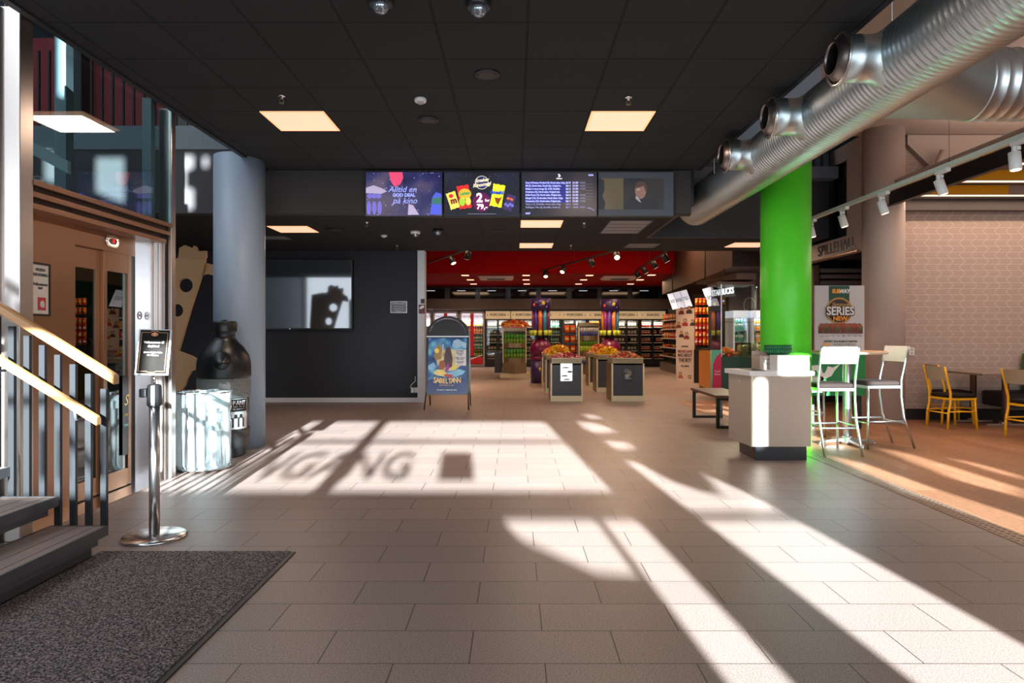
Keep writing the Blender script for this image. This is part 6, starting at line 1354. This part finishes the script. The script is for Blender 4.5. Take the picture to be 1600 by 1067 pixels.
# near rack of hanging orange bags
t = thing('bag_wall', 'black rack hung with rows of orange and yellow snack bags', 'rack', (5.15, 18.3, 0))
ha, hb = Vector((X(1083, 18.4), 18.4, 0)), Vector((X(1132, 17.9), 17.9, 0)); hd3 = (hb - ha).normalized(); hn = Vector((-hd3.y, hd3.x, 0))
if hn.x < 0: hn = -hn
q = [ha + hn * .2, hb + hn * .2, hb + hn * .26, ha + hn * .26]
MB().hexa([(p.x, p.y, .9) for p in q] + [(p.x, p.y, 2.3) for p in q]).build('back_board', M_FR, t)
MB().hexa([(p.x, p.y, 0) for p in [ha + hn * .05, hb + hn * .05, hb + hn * .5, ha + hn * .5]] + [(p.x, p.y, .9) for p in [ha + hn * .05, hb + hn * .05, hb + hn * .5, ha + hn * .5]]).build('base', M_FR, t)
hl = (hb - ha).length
for ri, z in enumerate((2.05, 1.80, 1.52, 1.34, 1.15, .97)):
    n = 8 if ri < 2 else (6 if ri < 3 else 4)
    MB().tube([ha + hn * .19 + Vector((0, 0, z + .235)), ha + hd3 * hl * (1 if ri < 2 else .6) + hn * .19 + Vector((0, 0, z + .235))], .008, 6).build('peg_bar', M_GREYM, t)
    for i in range(n):
        p = ha + hd3 * (hl * (i + .5) / 8) + hn * .13
        key = ('snack_orange' if i < 3 else 'snack_yellow') if ri < 2 else rs.choice(('snack_orange', 'snack_red'))
        bq = put(P[key], p.x, p.y, z + .05, {'snack_orange': 'orange', 'snack_red': 'red', 'snack_yellow': 'yellow'}[key] + ' snack bag hanging in row %s of the black bag rack' % ('one from the top', 'two from the top', 'three from the top', 'four from the top', 'five from the top', 'six from the top')[ri], 'bags hanging on the black rack', math.atan2(hd3.y, hd3.x)); bq.scale = (.6, .9, .82)
# counter end (orange wood), black machine, pink board
t = thing('coffee_counter', 'orange wood-fronted service counter end left of the glass case', 'counter', (4.75, 15.6, 0))
MB().hexa([(X(1092, 16), 16, .12), (X(1111, 15), 15, .08), (X(1111, 15) + .42, 15.3, .08), (X(1092, 16) + .42, 16.3, .12), (X(1092, 16), 16, .95), (X(1111, 15), 15, .95), (X(1111, 15) + .42, 15.3, .95), (X(1092, 16) + .42, 16.3, .95)]).build('front_panel', mat('orange_oak', (206, 134, 50), .45, var=.15, scale=5, stretch=(8, 8, 1)), t)
MB().hexa([(X(1094, 16), 16.05, 0), (X(1111, 15), 15.06, 0), (X(1111, 15) + .42, 15.3, 0), (X(1094, 16) + .42, 16.3, 0), (X(1094, 16), 16.05, .12), (X(1111, 15), 15.06, .08), (X(1111, 15) + .42, 15.3, .08), (X(1094, 16) + .42, 16.3, .12)]).build('plinth', M_BLK, t)
MB().hexa([(X(1091, 16), 16.0, .95), (X(1112, 15), 14.95, .95), (X(1111, 15) + .44, 15.3, .95), (X(1092, 16) + .42, 16.32, .95), (X(1091, 16), 16.0, .98), (X(1112, 15), 14.95, .98), (X(1111, 15) + .44, 15.3, .98), (X(1092, 16) + .42, 16.32, .98)]).build('worktop', M_BLKS, t)
solo(MB().box(4.42, 15.3, .98, 4.72, 15.6, 1.95), 'coffee_machine', M_BLKS, 'tall black machine standing on the orange service counter', 'machine', loc=(4.57, 15.45, .98), bev=.01)
t = thing('leaning_sign', 'crimson and mint advertising panel leaning at the glass case', 'sign', (X(1118, 13.5), 13.5, 0))
pa0, pa1 = X(1110.5, 13.5), X(1126.5, 13.5); 
flat('board', [rect(pa0, .08, pa1, 1.0)], .03, mat('mint_board', (90, 170, 140), .5), t, (0, 13.5, 0))
flat('picture', [[(pa0 + .02, .09), (pa1, .09), (pa1, .95), (pa0 + .10, .86), (pa0 + .04, .72)]], .002, mat('crimson', (196, 20, 70), .5), t, (0, 13.48, 0)); text('lettering', 'Cold\nbrew', .055, M_WHITE, t, (pa0 + .125, 13.47, .55)); text('lettering', 'NYHET', .04, M_WHITE, t, (pa0 + .11, 13.47, .2))
# glass case with popcorn
gy = 13.55; gx0, gx1 = X(1127, gy), xo1 - .02
t = thing('glass_case', 'tall glass display case on a dark green base by the green column', 'display case', ((gx0 + gx1) / 2, gy + .35, 0))
MB().box(gx0, gy, .12, gx1, gy + .7, .86).build('base', mat('case_green', (20, 62, 44), .4), t); MB().box(gx0 + .05, gy + .05, 0, gx1 - .02, gy + .65, .12).build('plinth', M_BLK, t)
for (a, b, c_, d) in ((gx0, gy, gx1, gy + .008), (gx0, gy + .008, gx0 + .008, gy + .7)): MB().box(a, b, .86, c_, d, 2.30).build('glass_pane', clear('case_glass', (225, 232, 232), .09), t)
MB().box(gx0 - .01, gy - .01, .86, gx0 + .01, gy + .01, 2.3).build('corner_post', M_ALU, t)
for z in (1.55,): MB().box(gx0 + .03, gy + .06, z, gx1 - .03, gy + .66, z + .008).build('glass_shelf', clear('case_glass', (225, 232, 232), .09), t)
MB().box(gx0 + .02, gy - .02, .9, gx0 + .06, gy - .001, .94).box(gx0 + .02, gy - .02, 1.95, gx0 + .06, gy - .001, 1.99).build('hinge', M_CHROME, t)
MB().box(gx0 - .05, gy + .1, 2.30, gx1 + .02, gy + .8, 2.36).hexa([(gx0 - .25, gy + .9, 2.36), (gx0 + .3, gy, 2.40), (gx1, gy, 2.40), (gx1, gy + .9, 2.36), (gx0 - .25, gy + .9, 2.42), (gx0 + .3, gy, 2.52), (gx1, gy, 2.52), (gx1, gy + .9, 2.5)]).build('roof', mat('case_roof', (64, 40, 30), .4), t)
area('case_lamp', ((gx0 + gx1) / 2, gy + .35, 2.27), (0, 0, -1), .6, .4, 85, (1, .74, .5))
heap(gx0 + .08, gx1 - .35, gy + .12, gy + .6, .90, .12, ORA3, 'heap of orange snacks inside the glass case', 12, 160, .05)
for i, (ua, ub) in enumerate(((1157, 1172), (1173, 1189))):
    t = thing('popcorn_bin', ('left', 'right')[i] + ' clear bin of yellow popcorn at the front of the glass case', 'bin', (X((ua + ub) / 2, 13.62), gy + .2, .87))
    bx0, bx1 = X(ua, 13.62), X(ub, 13.62)
    MB().box(bx0, gy + .04, .875, bx1, gy + .05, 1.14).box(bx0, gy + .05, .875, bx0 + .008, gy + .4, 1.14).box(bx1 - .008, gy + .05, .875, bx1, gy + .4, 1.14).box(bx0, gy + .4, .875, bx1, gy + .408, 1.14).build('box', clear('case_glass', (225, 232, 232), .09), t)
    r4 = random.Random(i); pb = MB()
    for k in range(300): pb.ball((r4.uniform(bx0 + .02, bx1 - .02), r4.uniform(gy + .06, gy + .38), r4.uniform(.885, 1.13 if i else 1.09)), .019, (1, 1, .8), 6)
    o = pb.build('popcorn', mat('popcorn', (255, 240, 176), .7), t); o['kind'] = 'stuff'
# wood wall and two bright coolers behind the case
yb5 = 15.9; 
solo(MB().box(X(1140, yb5), yb5, 0, 7.0, yb5 + .06, 2.75), 'plank_wall', mat('grey_planks', (92, 78, 68), .7, var=.4, scale=8, stretch=(6, 6, 1)), 'grey weathered plank wall behind the glass case', 'partition', loc=(6, yb5, 0))
flat('emblem', [circ(X(1171, yb5), 1.98, .15, 20, .2), circ(X(1171, yb5), 1.98, .12, 20, .17)], .01, M_BEIGE, None, (0, yb5 - .012, 0)); tag(bpy.data.objects['emblem.001'] if 'emblem.001' in bpy.data.objects and bpy.data.objects['emblem.001'].parent is None else [o for o in bpy.data.objects if o.name.startswith('emblem') and o.parent is None][0], 'pale oval emblem ring on the weathered plank wall', 'emblem')
for i, (ua, ub) in enumerate(((1146, 1169), (1176, 1196))):
    yc = 15.2; xa, xb2 = X(ua, yc), X(ub, yc)
    t = thing('upright_cooler', ('left', 'right')[i] + ' white-framed cooler seen through the glass case', 'cooler', ((xa + xb2) / 2, yc + .3, 0)); W = mat('cooler_white', (206, 210, 222), .4)
    MB().box(xa, yc, 0, xa + .03, yc + .6, 1.68).box(xb2 - .03, yc, 0, xb2, yc + .6, 1.68).box(xa + .03, yc + .56, 0, xb2 - .03, yc + .6, 1.68).box(xa + .03, yc, 0, xb2 - .03, yc + .56, .3).build('cabinet', W, t)
    MB().box(xa, yc - .01, 1.68, xb2, yc + .6, 1.84).build('header', glow('header_white', (214, 216, 232), .8), t); MB().box(xa + .03, yc - .005, .3, xb2 - .03, yc, 1.68).build('door_glass', M_FGL, t)
    for z in (.6, .9, 1.15, 1.4):
        MB().box(xa + .03, yc + .02, z - .015, xb2 - .03, yc + .5, z).build('shelf', W, t)
        for k in range(3): put(P['cola_green' if i == 0 else 'cola_orange'], xa + .07 + (xb2 - xa - .14) * (k + .5) / 3, yc + .12, z, ('teal', 'orange')[i] + ' bottle in the %s white-framed cooler behind the glass case' % ('left', 'right')[i], 'bottles in the %s white-framed cooler' % ('left', 'right')[i])
    area('cooler_lamp', ((xa + xb2) / 2, yc + .1, 1.66), (0, .2, -1), .2, .05, 3, (.9, .95, 1))
# lit coffee sign
t = thing('illuminated_sign', 'white illuminated STARBUCKS lettering above the glass case', 'sign', (X(1132, 14.9), 14.9, 2.2))
dsx = Vector((X(1148, 14.6) - X(1117, 15.2), -.6, .03)).normalized()
MB().hexa([(X(1116, 15.2), 15.24, 2.12), (X(1149, 14.6), 14.64, 2.13), (X(1154, 14.6), 14.7, 2.13), (X(1117, 15.2), 15.3, 2.12), (X(1116, 15.2), 15.24, 2.30), (X(1149, 14.6), 14.64, 2.31), (X(1154, 14.6), 14.7, 2.31), (X(1117, 15.2), 15.3, 2.30)]).build('backing', mat('sign_backing', (70, 66, 66), .4), t)
text('lettering', 'STARBUCKS', .185, glow('sign_white', (245, 245, 250), 2.2), t, (X(1133, 14.85) - .07, 14.81, 2.225), ax=dsx, ay=(0, 0, 1), th=.012, bold=.004, sx=.72)
MB().tube([(X(1133, 14.9), 14.98, 2.35), (X(1133, 14.9), 14.98, 2.76)], .012, 8).build('bracket', M_BLK, t)
